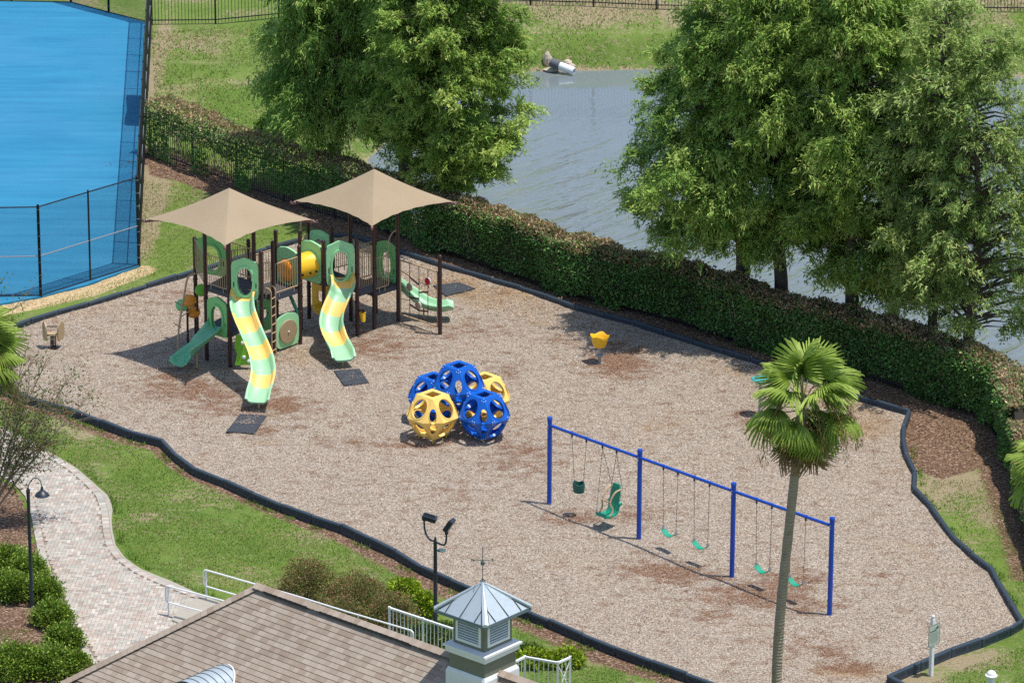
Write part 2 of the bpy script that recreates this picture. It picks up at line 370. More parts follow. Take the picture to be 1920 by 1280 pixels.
def dist(X, Y, line, closed=False):
    d = np.full(X.shape, 1e9); n = len(line)
    for i in range(n if closed else n-1):
        x1, y1 = line[i][0], line[i][1]; x2, y2 = line[(i+1) % n][0], line[(i+1) % n][1]
        dx, dy = x2-x1, y2-y1; t = np.clip(((X-x1)*dx+(Y-y1)*dy)/(dx*dx+dy*dy+1e-12), 0, 1)
        d = np.minimum(d, np.hypot(X-x1-t*dx, Y-y1-t*dy))
    return d
def nearest(X, Y, line):
    best = np.full(X.shape, 1e9); qx = X.copy(); qy = Y.copy(); n = len(line)
    for i in range(n):
        x1, y1 = line[i]; x2, y2 = line[(i+1) % n]; dx, dy = x2-x1, y2-y1
        t = np.clip(((X-x1)*dx+(Y-y1)*dy)/(dx*dx+dy*dy+1e-12), 0, 1); ax_, ay_ = x1+t*dx, y1+t*dy
        d = np.hypot(X-ax_, Y-ay_); m = d < best; best = np.where(m, d, best); qx = np.where(m, ax_, qx); qy = np.where(m, ay_, qy)
    return qx, qy
def resample(line, step):
    P = np.array([(p[0], p[1]) for p in line]); s = np.r_[0, np.cumsum(np.hypot(*np.diff(P, axis=0).T))]
    n = max(2, int(round(s[-1]/step))+1); q = np.linspace(0, s[-1], n)
    return np.stack([np.interp(q, s, P[:, 0]), np.interp(q, s, P[:, 1])], 1)
def vnoise(X, Y, sc, seed=0):
    """smooth value noise in numpy"""
    r = np.random.default_rng(seed).random((64, 64)); x = X*sc; y = Y*sc
    i = np.floor(x).astype(int); j = np.floor(y).astype(int); u = x-i; v = y-j; u = u*u*(3-2*u); v = v*v*(3-2*v)
    g = lambda a, b: r[a % 64, b % 64]
    return (g(i, j)*(1-u)+g(i+1, j)*u)*(1-v)+(g(i, j+1)*(1-u)+g(i+1, j+1)*u)*v
def leaves(C, D, L, W, col, jit=.25, up=.6, r=rng):
    """kite-shaped leaves: C base points, D directions, L lengths, W widths, col colours -> V, F, colours"""
    n = len(C); D = D/np.linalg.norm(D, axis=1, keepdims=True)
    nr = r.normal(size=(n, 3)); nr[:, 2] += up*2
    S = np.cross(D, nr); S /= np.linalg.norm(S, axis=1, keepdims=True)+1e-9
    L = np.broadcast_to(L, n)[:, None]; W = np.broadcast_to(W, n)[:, None]
    N = np.cross(S, D)
    V = np.stack([C, C+D*L*.45+S*W*.5+N*L*.06, C+D*L, C+D*L*.45-S*W*.5+N*L*.06], 1).reshape(-1, 3)
    F = np.arange(4*n).reshape(n, 4)
    c = np.asarray(col)*(1+jit*(r.random((n, 1))-.5)*2)*(1+.08*r.normal(size=(n, 3)))
    return V, F, np.repeat(np.clip(c, .004, .9), 4, 0)
def sprigs(C, D, L, W, col, jit=.25, up=.6, r=rng):
    """three-cornered leaf sprigs"""
    n = len(C); D = D/np.linalg.norm(D, axis=1, keepdims=True)
    nr = r.normal(size=(n, 3)); nr[:, 2] += up*2
    S_ = np.cross(D, nr); S_ /= np.linalg.norm(S_, axis=1, keepdims=True)+1e-9
    L = L[:, None]; W = W[:, None]
    V = np.stack([C-S_*W*.5, C+S_*W*.5, C+D*L], 1).reshape(-1, 3)
    c = np.asarray(col)*(1+jit*(r.random((n, 1))-.5)*2)*(1+.08*r.normal(size=(n, 3)))
    return V, np.arange(3*n).reshape(n, 3), np.repeat(np.clip(c, .004, .9), 3, 0)
def lin(*c): return np.array(srgb(*c)[:3])
def ball_dirs(n, r=rng):
    d = r.normal(size=(n, 3)); return d/np.linalg.norm(d, axis=1, keepdims=True)

# ------------------------------------------------------------------ layout lines
V2 = lambda L, z=0: [G(x, y, z) for x, y in L]
BORDER = V2([(125, 762), (189.4, 786.7), (247.7, 808.5), (304.6, 823.1), (329.4, 849.4), (367.3, 877.1), (421.3, 897.5), (473.8, 922.3), (529.2, 944.2), (586, 966), (640, 983), (693.4, 1007.5), (743, 1031), (790.4, 1059), (845.9, 1084), (900, 1107), (950, 1128), (998, 1147.5), (1029.9, 1160), (1093.3, 1187.6), (1156.6, 1213.4), (1221.9, 1237.1), (1287.3, 1260.9), (1345, 1282), (1405, 1304), (1465, 1325), (1530, 1345), (1592, 1352), (1650, 1335), (1700, 1307), (1695, 1282), (1665.8, 1265.8), (1723.8, 1240.6), (1781.7, 1215.5), (1838.6, 1196.9), (1892.2, 1175), (1916.3, 1160.8), (1896.6, 1129), (1875.8, 1094), (1858.3, 1061.3), (1822.3, 1034), (1790.6, 1005.6), (1764.4, 971.8), (1745.6, 943.7), (1714, 911.8), (1715.6, 881.8), (1699.5, 850), (1694, 823.7), (1694.5, 796), (1704.4, 769.4), (1646, 751), (1608.7, 739.4), (1558, 722), (1508, 703), (1459, 686), (1409, 670), (1360, 654.8), (1301.7, 638.2), (1246.7, 620), (1191.4, 602.5), (1134.9, 588.3), (1080.5, 571.7), (1029, 553.2), (975.7, 535.3), (921, 519.7), (868.9, 504), (816, 488), (765, 471), (712, 455), (662, 438), (615, 437), (556, 448), (500, 464), (443, 481), (386, 498), (330.3, 515.2), (274, 532.5), (225, 548.3), (164, 567), (107.8, 581), (56, 598), (2, 618), (-35, 660), (-20, 712), (50, 742)], .24)
BPOLY = [(p.x, p.y) for p in BORDER]
HEDGE = V2([(272, 288), (400, 338), (560, 395), (750, 452), (900, 505), (1060, 560), (1240, 605), (1400, 655), (1600, 708), (1740, 755), (1842, 790), (1872, 850), (1898, 925), (1950, 1090), (1990, 1230)])
WALK_R = V2([(-60, 792), (0, 806), (55, 830), (108, 860), (141, 880), (171, 906), (193, 930), (203, 958), (207, 998), (213, 1024), (230, 1047), (262, 1070), (295, 1086), (344, 1106), (395, 1126), (440, 1150), (480, 1185)])
WALK_L = V2([(-60, 886), (0, 893), (28, 910), (47, 932), (58, 965), (66, 1010), (72, 1040), (88, 1090), (108, 1139), (128, 1181), (161, 1234), (190, 1275)])
WALK = [(p.x, p.y) for p in WALK_R] + [(p.x, p.y) for p in reversed(WALK_L)]
COURT = [(p.x, p.y) for p in V2([(261, 500), (163, 536), (76, 558), (0, 572), (-400, 600), (-520, 2), (27, 5), (133, 7), (204, 26), (284, 47)])]
WATER_Z = -.9
POND = [(p.x, p.y) for p in V2([(700, 300), (790, 215), (880, 165), (985, 137), (1060, 135), (1220, 133), (1500, 139), (1920, 146), (2300, 150)], WATER_Z)]
hb = [(p.x, p.y) for p in HEDGE[3:11]]
POND += [(60, 40.0), (60, 5.0), (18.6, 2.6)] + [(x+1.5, y+1.85) for x, y in reversed(hb)]
def pond_sd(X, Y): 
    d = dist(X, Y, POND, True); return np.where(inside(X, Y, POND), -d, d)
def ground_z(X, Y):
    X = np.asarray(X, float); Y = np.asarray(Y, float)
    d = pond_sd(X, Y); t = np.clip(d/1.5, 0, 1); t = t*t*(3-2*t)
    z = np.where(d > 0, WATER_Z-.05 + (-.0 - WATER_Z+.05)*t, WATER_Z-.05+np.maximum(d*.5, -1.4))
    far = np.clip((Y-37)/5, 0, 1)*np.clip(d/4, 0, 1)*.5*np.clip((X+11)/6, 0, 1)
    z = np.where(inside(X, Y, COURT), -.03, z); far = np.where(X < -11.5, 0, far)
    return z+far+.05*(vnoise(X, Y, .7, 3)-.5)*np.clip((Y-20)/10, 0, 1)*(X > -11.5)

def GZ(px, py):
    z = 0.
    for _ in range(6): p = G(px, py, z); z = float(ground_z(np.array([p.x]), np.array([p.y]))[0])
    return G(px, py, z)
# ------------------------------------------------------------------ ground
gx = np.r_[-900, -500, -250, -120, -70, -45, -32, -26, np.arange(-22, 22.01, .16), 26, 32, 45, 70, 120, 250, 500, 900]
gy = np.r_[-700, -300, -120, -60, -40, -32, -27, np.arange(-24, 52.01, .16), 56, 62, 70, 90, 130, 200, 400, 900, 2000]
X, Y = np.meshgrid(gx, gy); Z = ground_z(X, Y)
nx, ny = len(gx), len(gy); idx = np.arange(nx*ny).reshape(ny, nx)
F = np.stack([idx[:-1, :-1], idx[:-1, 1:], idx[1:, 1:], idx[1:, :-1]], -1).reshape(-1, 4)
db = dist(X, Y, BPOLY, True); inb = inside(X, Y, BPOLY); dh = dist(X, Y, [(p.x, p.y) for p in HEDGE])
near = vnoise(X, Y, .35, 5)
mul = np.zeros(X.shape)
# planting bed between border and hedge, right-hand bed, strip outside the near border
behind = inside(X, Y, [(p.x, p.y) for p in HEDGE] + [(30, -30), (30, 80), (-13, 80)])
hedge_xy = [(p.x, p.y) for p in HEDGE]
bedpoly = hedge_xy[:11] + [(p.x, p.y) for p in V2([(1868, 850), (1830, 880), (1790, 893), (1765, 900), (1735, 890), (1715, 882)])] + [BPOLY[i] for i in range(45, 70)] + [(p.x, p.y) for p in V2([(600, 430), (520, 412), (440, 395), (390, 362), (330, 340), (280, 330)])]
mul = np.maximum(mul, np.where(inside(X, Y, bedpoly), 1, 0)*np.clip(dist(X, Y, bedpoly, True)/.3+.5, 0, 1))
strip = np.clip(1.25-db/(.4+.75*near), 0, 1)*(~inb)*(Y < 8)*(X < 9)
mul = np.maximum(mul, strip*.9)
for poly in ([(0, 897), (40, 930), (52, 968), (62, 1010), (66, 1042), (40, 1050), (-80, 1040), (-80, 893)], [(-60, 1050), (70, 1050), (100, 1140), (120, 1185), (155, 1240), (180, 1285), (-60, 1300)], [(515, 1100), (770, 1180), (800, 1215), (840, 1240), (600, 1220), (480, 1130)]):
    q = [(p.x, p.y) for p in V2(poly)]; mul = np.maximum(mul, np.where(inside(X, Y, q), 1.0, 0))
mul = np.maximum(mul, np.clip(1.3-dh/.9, 0, 1)*(Y > -12))
dry = .2+.42*vnoise(X, Y, .5, 9)*vnoise(X, Y, 1.3, 10)*1.3
def spot(px, py, rx, ry, a):
    c = G(px, py); return a*np.exp(-(((X-c.x)/rx)**2+((Y-c.y)/ry)**2))
for s in ((285, 370, .45, 2.2, .75), (275, 430, .35, 3, .7), (270, 330, .4, 2.5, .7), (284, 150, .3, 9, .5), (1180, 30, 3, 2.0, .4), (1240, 15, 3, 1.5, .4), (1850, 15, 3, 1.6, .5), (1000, 20, 3, 1.0, .25), (1095, 50, 2, .8, .3), (380, 80, 1.6, 2.2, .3), (1800, 905, .9, .7, .6), (1760, 930, .7, 1.3, .35), (1880, 960, .8, 1.6, .5), (1620, 1275, 1.5, .5, .4), (1770, 1240, 1.6, .6, .5), (1700, 1275, 1.0, .4, .5), (640, 1000, 1.6, .5, .35), (1150, 1235, 1.6, .35, .3), (160, 815, .6, .6, .4)):
    dry += spot(*s)
dry += np.clip(1.2-dist(X, Y, POND, True)/.35, 0, 1)*.5
peb = np.clip(1.3-dist(X, Y, [(p.x, p.y) for p in V2([(262, 507), (165, 545), (70, 568), (0, 582), (-60, 590)])])/.62, 0, 1)
ground = fmesh('ground', np.stack([X, Y, Z], -1).reshape(-1, 3), F, 'ground', col=np.stack([mul, dry, peb], -1).reshape(-1, 3), smooth=True, attr='mask')
tag(ground, kind='structure')

# playground surface
px0, px1 = min(p[0] for p in BPOLY), max(p[0] for p in BPOLY); py0, py1 = min(p[1] for p in BPOLY), max(p[1] for p in BPOLY)
ax, ay = np.arange(px0-.2, px1+.3, .15), np.arange(py0-.2, py1+.3, .15)
X, Y = np.meshgrid(ax, ay); idx = np.arange(X.size).reshape(X.shape)
F = np.stack([idx[:-1, :-1], idx[:-1, 1:], idx[1:, 1:], idx[1:, :-1]], -1).reshape(-1, 4)
ins = inside(X, Y, BPOLY); db = dist(X, Y, BPOLY, True); qx, qy = nearest(X, Y, BPOLY)
ok = (ins | (db < .22)).ravel(); F = F[ok[F].all(1)]; F = F[ins.ravel()[F].any(1)]
X = np.where(ins, X, qx); Y = np.where(ins, Y, qy); db = np.where(ins, db, 0)
br = np.zeros(X.shape); go = np.zeros(X.shape)
for s in ((360, 735, 1.6, .9, .55), (530, 765, .9, .9, .6), (330, 705, .9, .8, .4), (700, 650, 1.4, 1.2, .45), (1160, 690, 1.0, 1.1, .6), (1165, 662, .7, 1.0, .4), (760, 835, 1.1, .5, .45), (975, 845, .9, .7, .45), (1075, 975, .9, .6, .5), (1230, 1070, 1.1, .6, .6), (1290, 1085, .9, .5, .45), (1200, 965, .9, .6, .35), (1400, 1120, 1.3, .7, .65), (1480, 1090, 1.0, .7, .6), (1520, 1140, .9, .6, .4), (1590, 1255, .8, .35, .85), (1560, 1230, .5, .4, .5), (1330, 1160, .7, .5, .4), (950, 700, .5, .6, .4), (640, 830, .8, .5, .25), (870, 620, 1.3, .8, .3), (1060, 640, 1.0, .6, .25), (350, 560, 1.2, 1.0, .3), (1420, 790, .7, 1, .5), (980, 880, 1.2, .8, .3), (860, 930, 1, .8, .2), (410, 770, .8, .8, .4), (480, 810, .8, .4, .5), (1650, 1080, .4, .5, .3), (1500, 1210, 1.2, .6, .3)):
    br += spot(*s)
for s in ((1000, 560, 4.0, 2.6, .55), (1500, 760, 3.5, 3.5, .4), (820, 520, 1.8, 1.8, .6), (1640, 830, 1.2, 3, .4), (1590, 1262, 1.0, .4, .6), (1250, 1060, 1.5, .7, .35), (560, 640, 1.5, 1.5, .3), (480, 835, .7, .3, .6), (100, 600, 1.2, 1, .4)):
    go += spot(*s)
zz = .06 + .05*(vnoise(X, Y, .8, 21)-.5) + .03*(vnoise(X, Y, 2.3, 22)-.5) - .05*np.clip(br, 0, 1) + .035*np.clip(1-db/.5, 0, 1)
def fibre_z(x, y): return .06
pg = fmesh('playground_surface', np.stack([X, Y, zz], -1).reshape(-1, 3), F, 'fibre', col=np.stack([br, go, 0*br], -1).reshape(-1, 3), smooth=True, attr='mask')
tag(pg, kind='structure')

# court, pond
MB().prism(COURT, -.1, .045).build('court_surface', 'court')['kind'] = 'structure'
wp = [(p[0]+(p[0]-8)*.04, p[1]+(p[1]-22)*.04) for p in POND]
MB().add([(p[0], p[1], WATER_Z) for p in wp], [tuple(range(len(wp)))]).build('pond_water', 'water')['kind'] = 'structure'

# ------------------------------------------------------------------ border timbers round the playground
bd = thing('playground_border', 'dark blue-grey plastic timber edging all round the wood chip play area', 'edging', BORDER[0])
for i in range(len(BPOLY)):
    a = Vector((*BPOLY[i], 0)); b = Vector((*BPOLY[(i+1) % len(BPOLY)], 0)); d = (b-a).normalized(); n = Vector((-d.y, d.x, 0))
    L = (b-a).length; dz = random.uniform(-.022, .022); tilt = random.uniform(-.014, .014)
    m = MB(); h = .25+dz
    prof = [(-.06, -.1), (-.06, h-.025), (-.04, h), (.04, h), (.06, h-.025), (.06, -.1)]
    V = []
    for e, s in ((a+d*.014, -1), (b-d*.014, 1)):
        V += [e+n*p+Vector((0, 0, q+s*tilt*(q > 0))) for p, q in prof]
    m.add(V, [tuple(range(5, -1, -1)), tuple(range(6, 12))] + [(j, (j+1) % 6, 6+(j+1) % 6, 6+j) for j in range(6)])
    tm = m.build('border_timber', 'border', bd)
    for sgn in (-1, 1):                       # moulded slots on both faces
        for f0, f1 in ((.14, .46), (.58, .9)):
            q = MB(); zc = h*.62
            c = a + d*L*(f0+f1)/2 + n*sgn*.0635 + Vector((0, 0, zc))
            fr = [(-.5, -.036), (.5, -.036), (.5, .036), (-.5, .036)]; W = L*(f1-f0)
            q.ring(c, d, Vector((0, 0, 1)), [(x*W, y*1.0) for x, y in fr], [(x*W*.94, y*.62) for x, y in fr], .012)
            q.build('slot_rim', 'border_dark', tm)
    if i % 1 == 0:
        q = MB(); q.lathe(a+Vector((0, 0, h-.02)), [(.014, -.2), (.014, .02), (.008, .026)], 6); q.build('spike', 'galv', tm)

# ------------------------------------------------------------------ pavers
wk = MB().add([(x, y, .012) for x, y in WALK], [tuple(range(len(WALK)))]).build('walkway', 'joint'); wk['kind'] = 'structure'
allp = []      # x, y, angle, length, width
ux = Vector((math.cos(R(-4)), math.sin(R(-4)), 0)); uy = Vector((-ux.y, ux.x, 0))
ii, jj = np.meshgrid(np.arange(-40, 130), np.arange(-110, 130)); kk = (ii-jj) % 4
o0 = G(100, 1000)
for sel, cx, cy, rot in ((0, 1.0, .5, 0), (3, .5, 1.0, 1)):
    s = kk == sel; lx = (ii[s]+cx)*.1015-4; ly = (jj[s]+cy)*.1015
    x = o0.x+lx*ux.x+ly*uy.x; y = o0.y+lx*ux.y+ly*uy.y
    keep = inside(x, y, WALK) & (dist(x, y, WALK, True) > .24)
    for a, b in zip(x[keep], y[keep]): allp.append((a, b, R(-4)+rot*math.pi/2, .196, .096))
for line, sd in ((WALK_R, -1), (WALK_L, 1)):
    pts = resample(line, .102)
    for i in range(len(pts)-1):
        a, b = pts[i], pts[i+1]; t = (b-a)/np.linalg.norm(b-a); n = np.array([-t[1], t[0]])*sd
        m = (a+b)/2+n*.1; allp.append((m[0], m[1], math.atan2(n[1], n[0]), .196, .097))
allp = np.array(allp); vis = in_frame(np.c_[allp[:, :2], np.zeros(len(allp))], -8)
pp = to_px(np.c_[allp[:, :2], np.zeros(len(allp))])
vis &= ~((pp[:, 0] < 62+(pp[:, 1]-1040)*.5) & (pp[:, 1] > 1040))
roofy = 1280-(pp[:, 0]-102)*.465; vis &= pp[:, 1] < roofy-6
order = np.argsort(np.where(vis, -pp[:, 1], 1e9))
def bevbox(l, w_, h, bev=.005):
    V = []
    for z, e in ((-.03, 0), (h-bev, 0), (h, bev)):
        V += [(-l/2+e, -w_/2+e, z), (l/2-e, -w_/2+e, z), (l/2-e, w_/2-e, z), (-l/2+e, w_/2-e, z)]
    F = [(8, 9, 10, 11)]
    for k_ in (0, 4):
        for j in range(4): F.append((k_+j, k_+(j+1) % 4, k_+4+(j+1) % 4, k_+4+j))
    return np.array(V), np.array(F)
bv, bf = bevbox(.196, .0965, .04)
pm = bpy.data.meshes.new('paver'); pm.from_pydata([tuple(v) for v in bv], [], [tuple(f) for f in bf]); pm.materials.append(MAT['paver']); pm.update()
for q in order[:300]:
    x, y, a, l, w_ = allp[q]; o = bpy.data.objects.new('paver', pm); link(o, wk)
    o.location = (x, y, random.uniform(-.003, .003)); o.rotation_euler = (random.uniform(-.012, .012), random.uniform(-.012, .012), a)
rest = allp[order[300:]]; ca, sa = np.cos(rest[:, 2])[:, None], np.sin(rest[:, 2])[:, None]
VV = np.stack([rest[:, 0:1]+bv[:, 0]*ca-bv[:, 1]*sa, rest[:, 1:2]+bv[:, 0]*sa+bv[:, 1]*ca, bv[:, 2]+rng.uniform(-.003, .003, (len(rest), 1))+bv[:, 0]*rng.normal(0, .01, (len(rest), 1))], -1)
FF = (np.arange(len(rest))[:, None, None]*len(bv)+bf[None]).reshape(-1, 4)
ps = np.array([s[0] for s in PAV]); pc = np.array([s[1][:3] for s in PAV]); rr = rng.random(len(rest))
pcol = np.stack([np.interp(rr, ps, pc[:, j]) for j in range(3)], -1)
tag(fmesh('paver_field', VV.reshape(-1, 3), FF, 'paver_field', wk, col=np.repeat(pcol, len(bv), 0)), kind='stuff')
# concrete edge restraint along the lawn side
pr = resample(WALK_R, .12); m = MB(); n = len(pr); V = []
for i in range(n):
    t = pr[min(i+1, n-1)]-pr[max(i-1, 0)]; t = t/np.linalg.norm(t); nn = np.array([-t[1], t[0]]); wd = .06+.09*max(0, math.sin(i*.12))**2
    for off, z in ((0.004, .02), (.004, .034), (wd, .03), (wd+.02, -.05)): V.append((pr[i][0]+nn[0]*off, pr[i][1]+nn[1]*off, z))
m.add(V, [(i*4+j, i*4+j+1, i*4+5+j, i*4+4+j) for i in range(n-1) for j in range(3)]).build('concrete_edge', 'concrete', wk)
ramp = [G(*p) for p in ((322, 1166), (338, 1140), (378, 1121), (470, 1150), (520, 1190), (400, 1200))]
MB().prism([(p.x, p.y) for p in ramp], -.1, .075).build('ramp_slab', 'concrete')['kind'] = 'structure'
# ------------------------------------------------------------------ play structure
Z1 = Vector((0, 0, 1))
def W(x, y, z=0): return Vector((x, y-Y0, z))
PO = dict(b=W(-9.13, 129.83), c=W(-8.39, 129.13), g=W(-7.42, 128.95), e=W(-7.70, 130.2), bk=W(-8.5, 131.0), a=W(-9.56, 131.6),
          h=W(-7.15, 130.44), i=W(-6.4, 131.26), w=W(-7.14, 132.0), d=W(-7.92, 131.22),
          j=W(-6.44, 132.61), m=W(-5.7, 131.87), n=W(-4.7, 132.1), k=W(-6.23, 133.56), l=W(-5.48, 132.95),
          p=W(-4.2, 132.65), q=W(-3.49, 133.39), o=W(-4.94, 133.39), t=W(-4.2, 134.13), r=W(-2.19, 132.15))
PT = dict(b=4.75, c=4.75, g=3.75, e=4.75, bk=4.75, a=3.3, h=3.55, i=3.15, w=3.4, d=3.35, j=3.2, m=3.13, n=3.16, k=3.3, l=3.2, p=4.3, q=4.3, o=4.3, t=4.3, r=2.56)
ps_ = thing('play_structure', 'brown-posted play structure with two tan shade canopies, tube, decks and wavy slides', 'play structure', W(-6.5, 131, 0))
for key, p in PO.items():
    z = PT[key]; m = MB()
    m.lathe(p, [(.062, -.1), (.062, z-.04), (.066, z-.03), (.066, z), (.045, z+.045), (.02, z+.06)], 12)
    po = m.build('post', 'brown_post', ps_, smooth=True)
    for cz in ([1.1, 2.0] if key not in 'r' else [.45, 2.0]):
        MB().lathe(p, [(.064, cz-.035), (.074, cz-.03), (.074, cz+.03), (.064, cz+.035)], 12).build('clamp', 'brown_post', po, smooth=True)
def deck(keys, z, hole=None):
    poly = [(PO[x].x, PO[x].y) for x in keys]; cx = sum(p[0] for p in poly)/len(poly); cy = sum(p[1] for p in poly)/len(poly)
    m = MB().prism(poly, z-.16, z-.012); dk = m.build('deck', 'deck', ps_)
    q = [(cx+(p[0]-cx)*.97, cy+(p[1]-cy)*.97) for p in poly]
    MB().prism(q, z-.008, z+.004).build('deck_mat', 'deck', dk)
deck(['b', 'c', 'g', 'e', 'bk'], 2.4); deck(['h', 'i', 'w', 'd'], 1.85); deck(['m', 'n', 'l', 'k', 'j'], 1.85); deck(['p', 'q', 't', 'o'], 1.25)
deck(['bk', 'e', 'd'], 2.1); deck(['n', 'p', 'o', 'l'], 1.55)
bb = [PO['b']+(PO['bk']-PO['b'])*.05, PO['c'], PO['e'], PO['bk']]
PO['b2'], PO['e2'] = PO['b'], PO['e']; deck(['b', 'c', 'e', 'bk'], 1.15)
def superell(w_, h_, hump, n=44, p=5):
    out = []
    for j in range(n):
        a = 2*math.pi*(j+.5)/n; ca, sa = math.cos(a), math.sin(a); r_ = (abs(ca)**p+abs(sa)**p)**(-1/p)
        x, y = ca*r_*w_/2, sa*r_*h_/2
        if y > 0: y += hump*math.exp(-(x/(w_*.27))**2)*(y/(h_/2))
        out.append((x, y))
    return out
def ell(w_, h_, cy=0, n=44, p=2.3):
    out = []
    for j in range(n):
        a = 2*math.pi*(j+.5)/n; ca, sa = math.cos(a), math.sin(a); r_ = (abs(ca)**p+abs(sa)**p)**(-1/p)
        out.append((ca*r_*w_/2, cy+sa*r_*h_/2))
    return out
def hood(k0, k1, z0, z1, mat, hole=(.56, .72, -.02), hump=.1, th=.07, name='hood_panel', slots=True):
    a, b = PO[k0], PO[k1]; u = (b-a); wd = u.length-.16; u.normalize(); c = (a+b)/2+Vector((0, 0, (z0+z1)/2)); H = z1-z0
    m = MB(); m.ring(c, u, Z1, superell(wd, H, hump*H, p=10), ell(hole[0]*wd, hole[1]*H, hole[2]*H), th); o = m.build(name, mat, ps_, smooth=True)
    q = MB(); q.ring(c, u, Z1, ell(hole[0]*wd*1.22, hole[1]*H*1.16, hole[2]*H), ell(hole[0]*wd*1.0, hole[1]*H*1.0, hole[2]*H), th+.07); q.build('moulded_rim', mat, o, smooth=True)
    if slots:
        for s in (-1, 1):
            q = MB(); q.slab(c+u*s*wd*.41+Z1*(-.12*H), u, Z1, ell(.035, .16*H, 0, 12), th+.006); q.build('hand_slot', 'black_metal', o)
        for sx in (-1, 1):
            for sz in (-.42, .42):
                q = MB(); q.beam(c+u*sx*wd*.47+Z1*sz*H, c+u*sx*(wd*.5+.09)+Z1*sz*H, .03, .03); q.build('bracket', 'brown_post', o)
    return o
hood('c', 'g', 2.25, 3.42, 'mint'); hood('m', 'n', 1.7, 2.98, 'mint'); hood('b', 'c', .95, 2.05, 'green_plastic')
hood('t', 'q', 1.15, 2.42, 'green_plastic', hump=.08); hood('k', 'l', 1.75, 2.95, 'mint', hump=.06)
hood('a', 'bk', 2.25, 3.35, 'green_plastic', hump=.1)
# tube between two panels
for k0, k1 in (('w', 'i'), ('j', 'm')):
    hood(k0, k1, 1.72, 2.95, 'mint', hole=(.72, .62, -.04), hump=.05, slots=False, name='tube_panel')
ta = (PO['w']+PO['i'])/2+Z1*2.3; tb = (PO['j']+PO['m'])/2+Z1*2.3; tv = (tb-ta).normalized(); tu = Z1.cross(tv)
m = MB()
N = 28; V = []; prof = [(-.06, .38), (0, .4), (.08, .4), (.12, .385), (.5, .385), (.88, .385), (.92, .4), (1, .4), (1.06, .38)]
L_ = (tb-ta).length
for f, r_ in prof:
    for j in range(N):
        a_ = 2*math.pi*j/N; V.append(ta+tv*f*L_+(tu*math.cos(a_)+Z1*math.sin(a_))*r_)
F_ = [(i*N+j, i*N+(j+1) % N, (i+1)*N+(j+1) % N, (i+1)*N+j) for i in range(len(prof)-1) for j in range(N)]
tube_o = m.add(V, F_).build('tunnel_tube', 'yellow_plastic', ps_, smooth=True)
side = (tu if tu.y < 0 else -tu)
for f in (.3, .62, .86):
    cc = ta+tv*f*L_+side*.36-Z1*.14; MB().lathe(cc, [(.035, 0), (.035, .036)], 10, (tv, Z1, side)).build('peep_hole', 'black_metal', tube_o)
# orange bubble disc in front of the lower tube panel
dc = ta-tv*.05; MB().lathe(dc, [(.37, -.02), (.36, .03), (.3, .08), (.16, .11), (.02, .12)], 28, (tu, Z1, -tv)).build('bubble_panel', 'orange', ps_, smooth=True)
# railings
def railing(a, b, z0, z1, n, name='railing', r_=.011, inset=.09):
    u = (b-a).normalized(); A, B = a+u*inset, b-u*inset; m = MB()
    m.tube([A+Z1*z1, B+Z1*z1], .017, 6); m.tube([A+Z1*z0, B+Z1*z0], .017, 6)
    m.tube([A+Z1*z0, A+Z1*z1], .015, 6); m.tube([B+Z1*z0, B+Z1*z1], .015, 6)
    m.tube([A+u*.15+Z1*(z0-.16), A+u*.15+Z1*z0], .014, 5); m.tube([B-u*.15+Z1*(z0-.16), B-u*.15+Z1*z0], .014, 5)
    o = m.build(name, 'tan_metal', ps_, smooth=True)
    for j in range(1, n+1):
        p = A+(B-A)*j/(n+1); q = MB().tube([p+Z1*z0, p+Z1*z1], r_, 5, False); q.build('picket', 'tan_metal', o)
    return o
P_ = PO
railing(P_['b'], P_['c'], 2.5, 3.4, 8); railing(P_['h'], P_['i'], 1.95, 2.85, 8); railing(P_['bk'], P_['e'], 2.5, 3.4, 8)
railing(P_['a'], P_['b'], 2.4, 3.3, 8); railing(P_['d'], P_['w'], 1.95, 2.85, 8); railing(P_['e'], P_['h'], 2.0, 2.95, 5)
railing(P_['bk'], P_['d'], 2.2, 3.1, 4); railing(P_['l'], P_['o'], 1.9, 2.8, 6); railing(P_['o'], P_['t'], 1.35, 2.4, 8)
railing(P_['n'], P_['p'], 1.55, 2.75, 6); railing(P_['k'], P_['j'], 1.95, 2.85, 7)
mid = P_['p']+(P_['q']-P_['p'])*.66
railing(P_['p'], mid, 1.33, 2.3, 5, inset=.07)
hq = MB(); uu = (P_['q']-P_['p']).normalized()
hq.tube([tuple(x) for x in spline([mid-uu*.07+Z1*1.33, mid-uu*.07+Z1*2.3, mid-uu*.06+Z1*2.7, mid+uu*.1+Z1*2.95, P_['q']-uu*.05+Z1*3.0], 14)], .017, 6); hq.build('grab_bar', 'tan_metal', ps_, smooth=True)
MB().box((P_['n']+P_['p'])/2+Z1*1.42, ((P_['n']-P_['p']).length-.14, .03, .3), ((P_['p']-P_['n']).normalized(), Z1.cross((P_['p']-P_['n']).normalized()), Z1)).build('deck_riser', 'deck', ps_)
# grab hoops at the tower back
for key in ('k',):
    a = P_[key]+Vector((-.22, .05, 0)); hp = MB(); hp.tube([tuple(x) for x in spline([a+Z1*1.9, a+Z1*3.2, a+Vector((.06, 0, 3.4)), a+Vector((.16, 0, 3.4)), a+Vector((.22, 0, 3.2)), a+Vector((.22, 0, 1.9))], 18)], .028, 6); hp.build('grab_hoop', 'tan_metal', ps_, smooth=True)
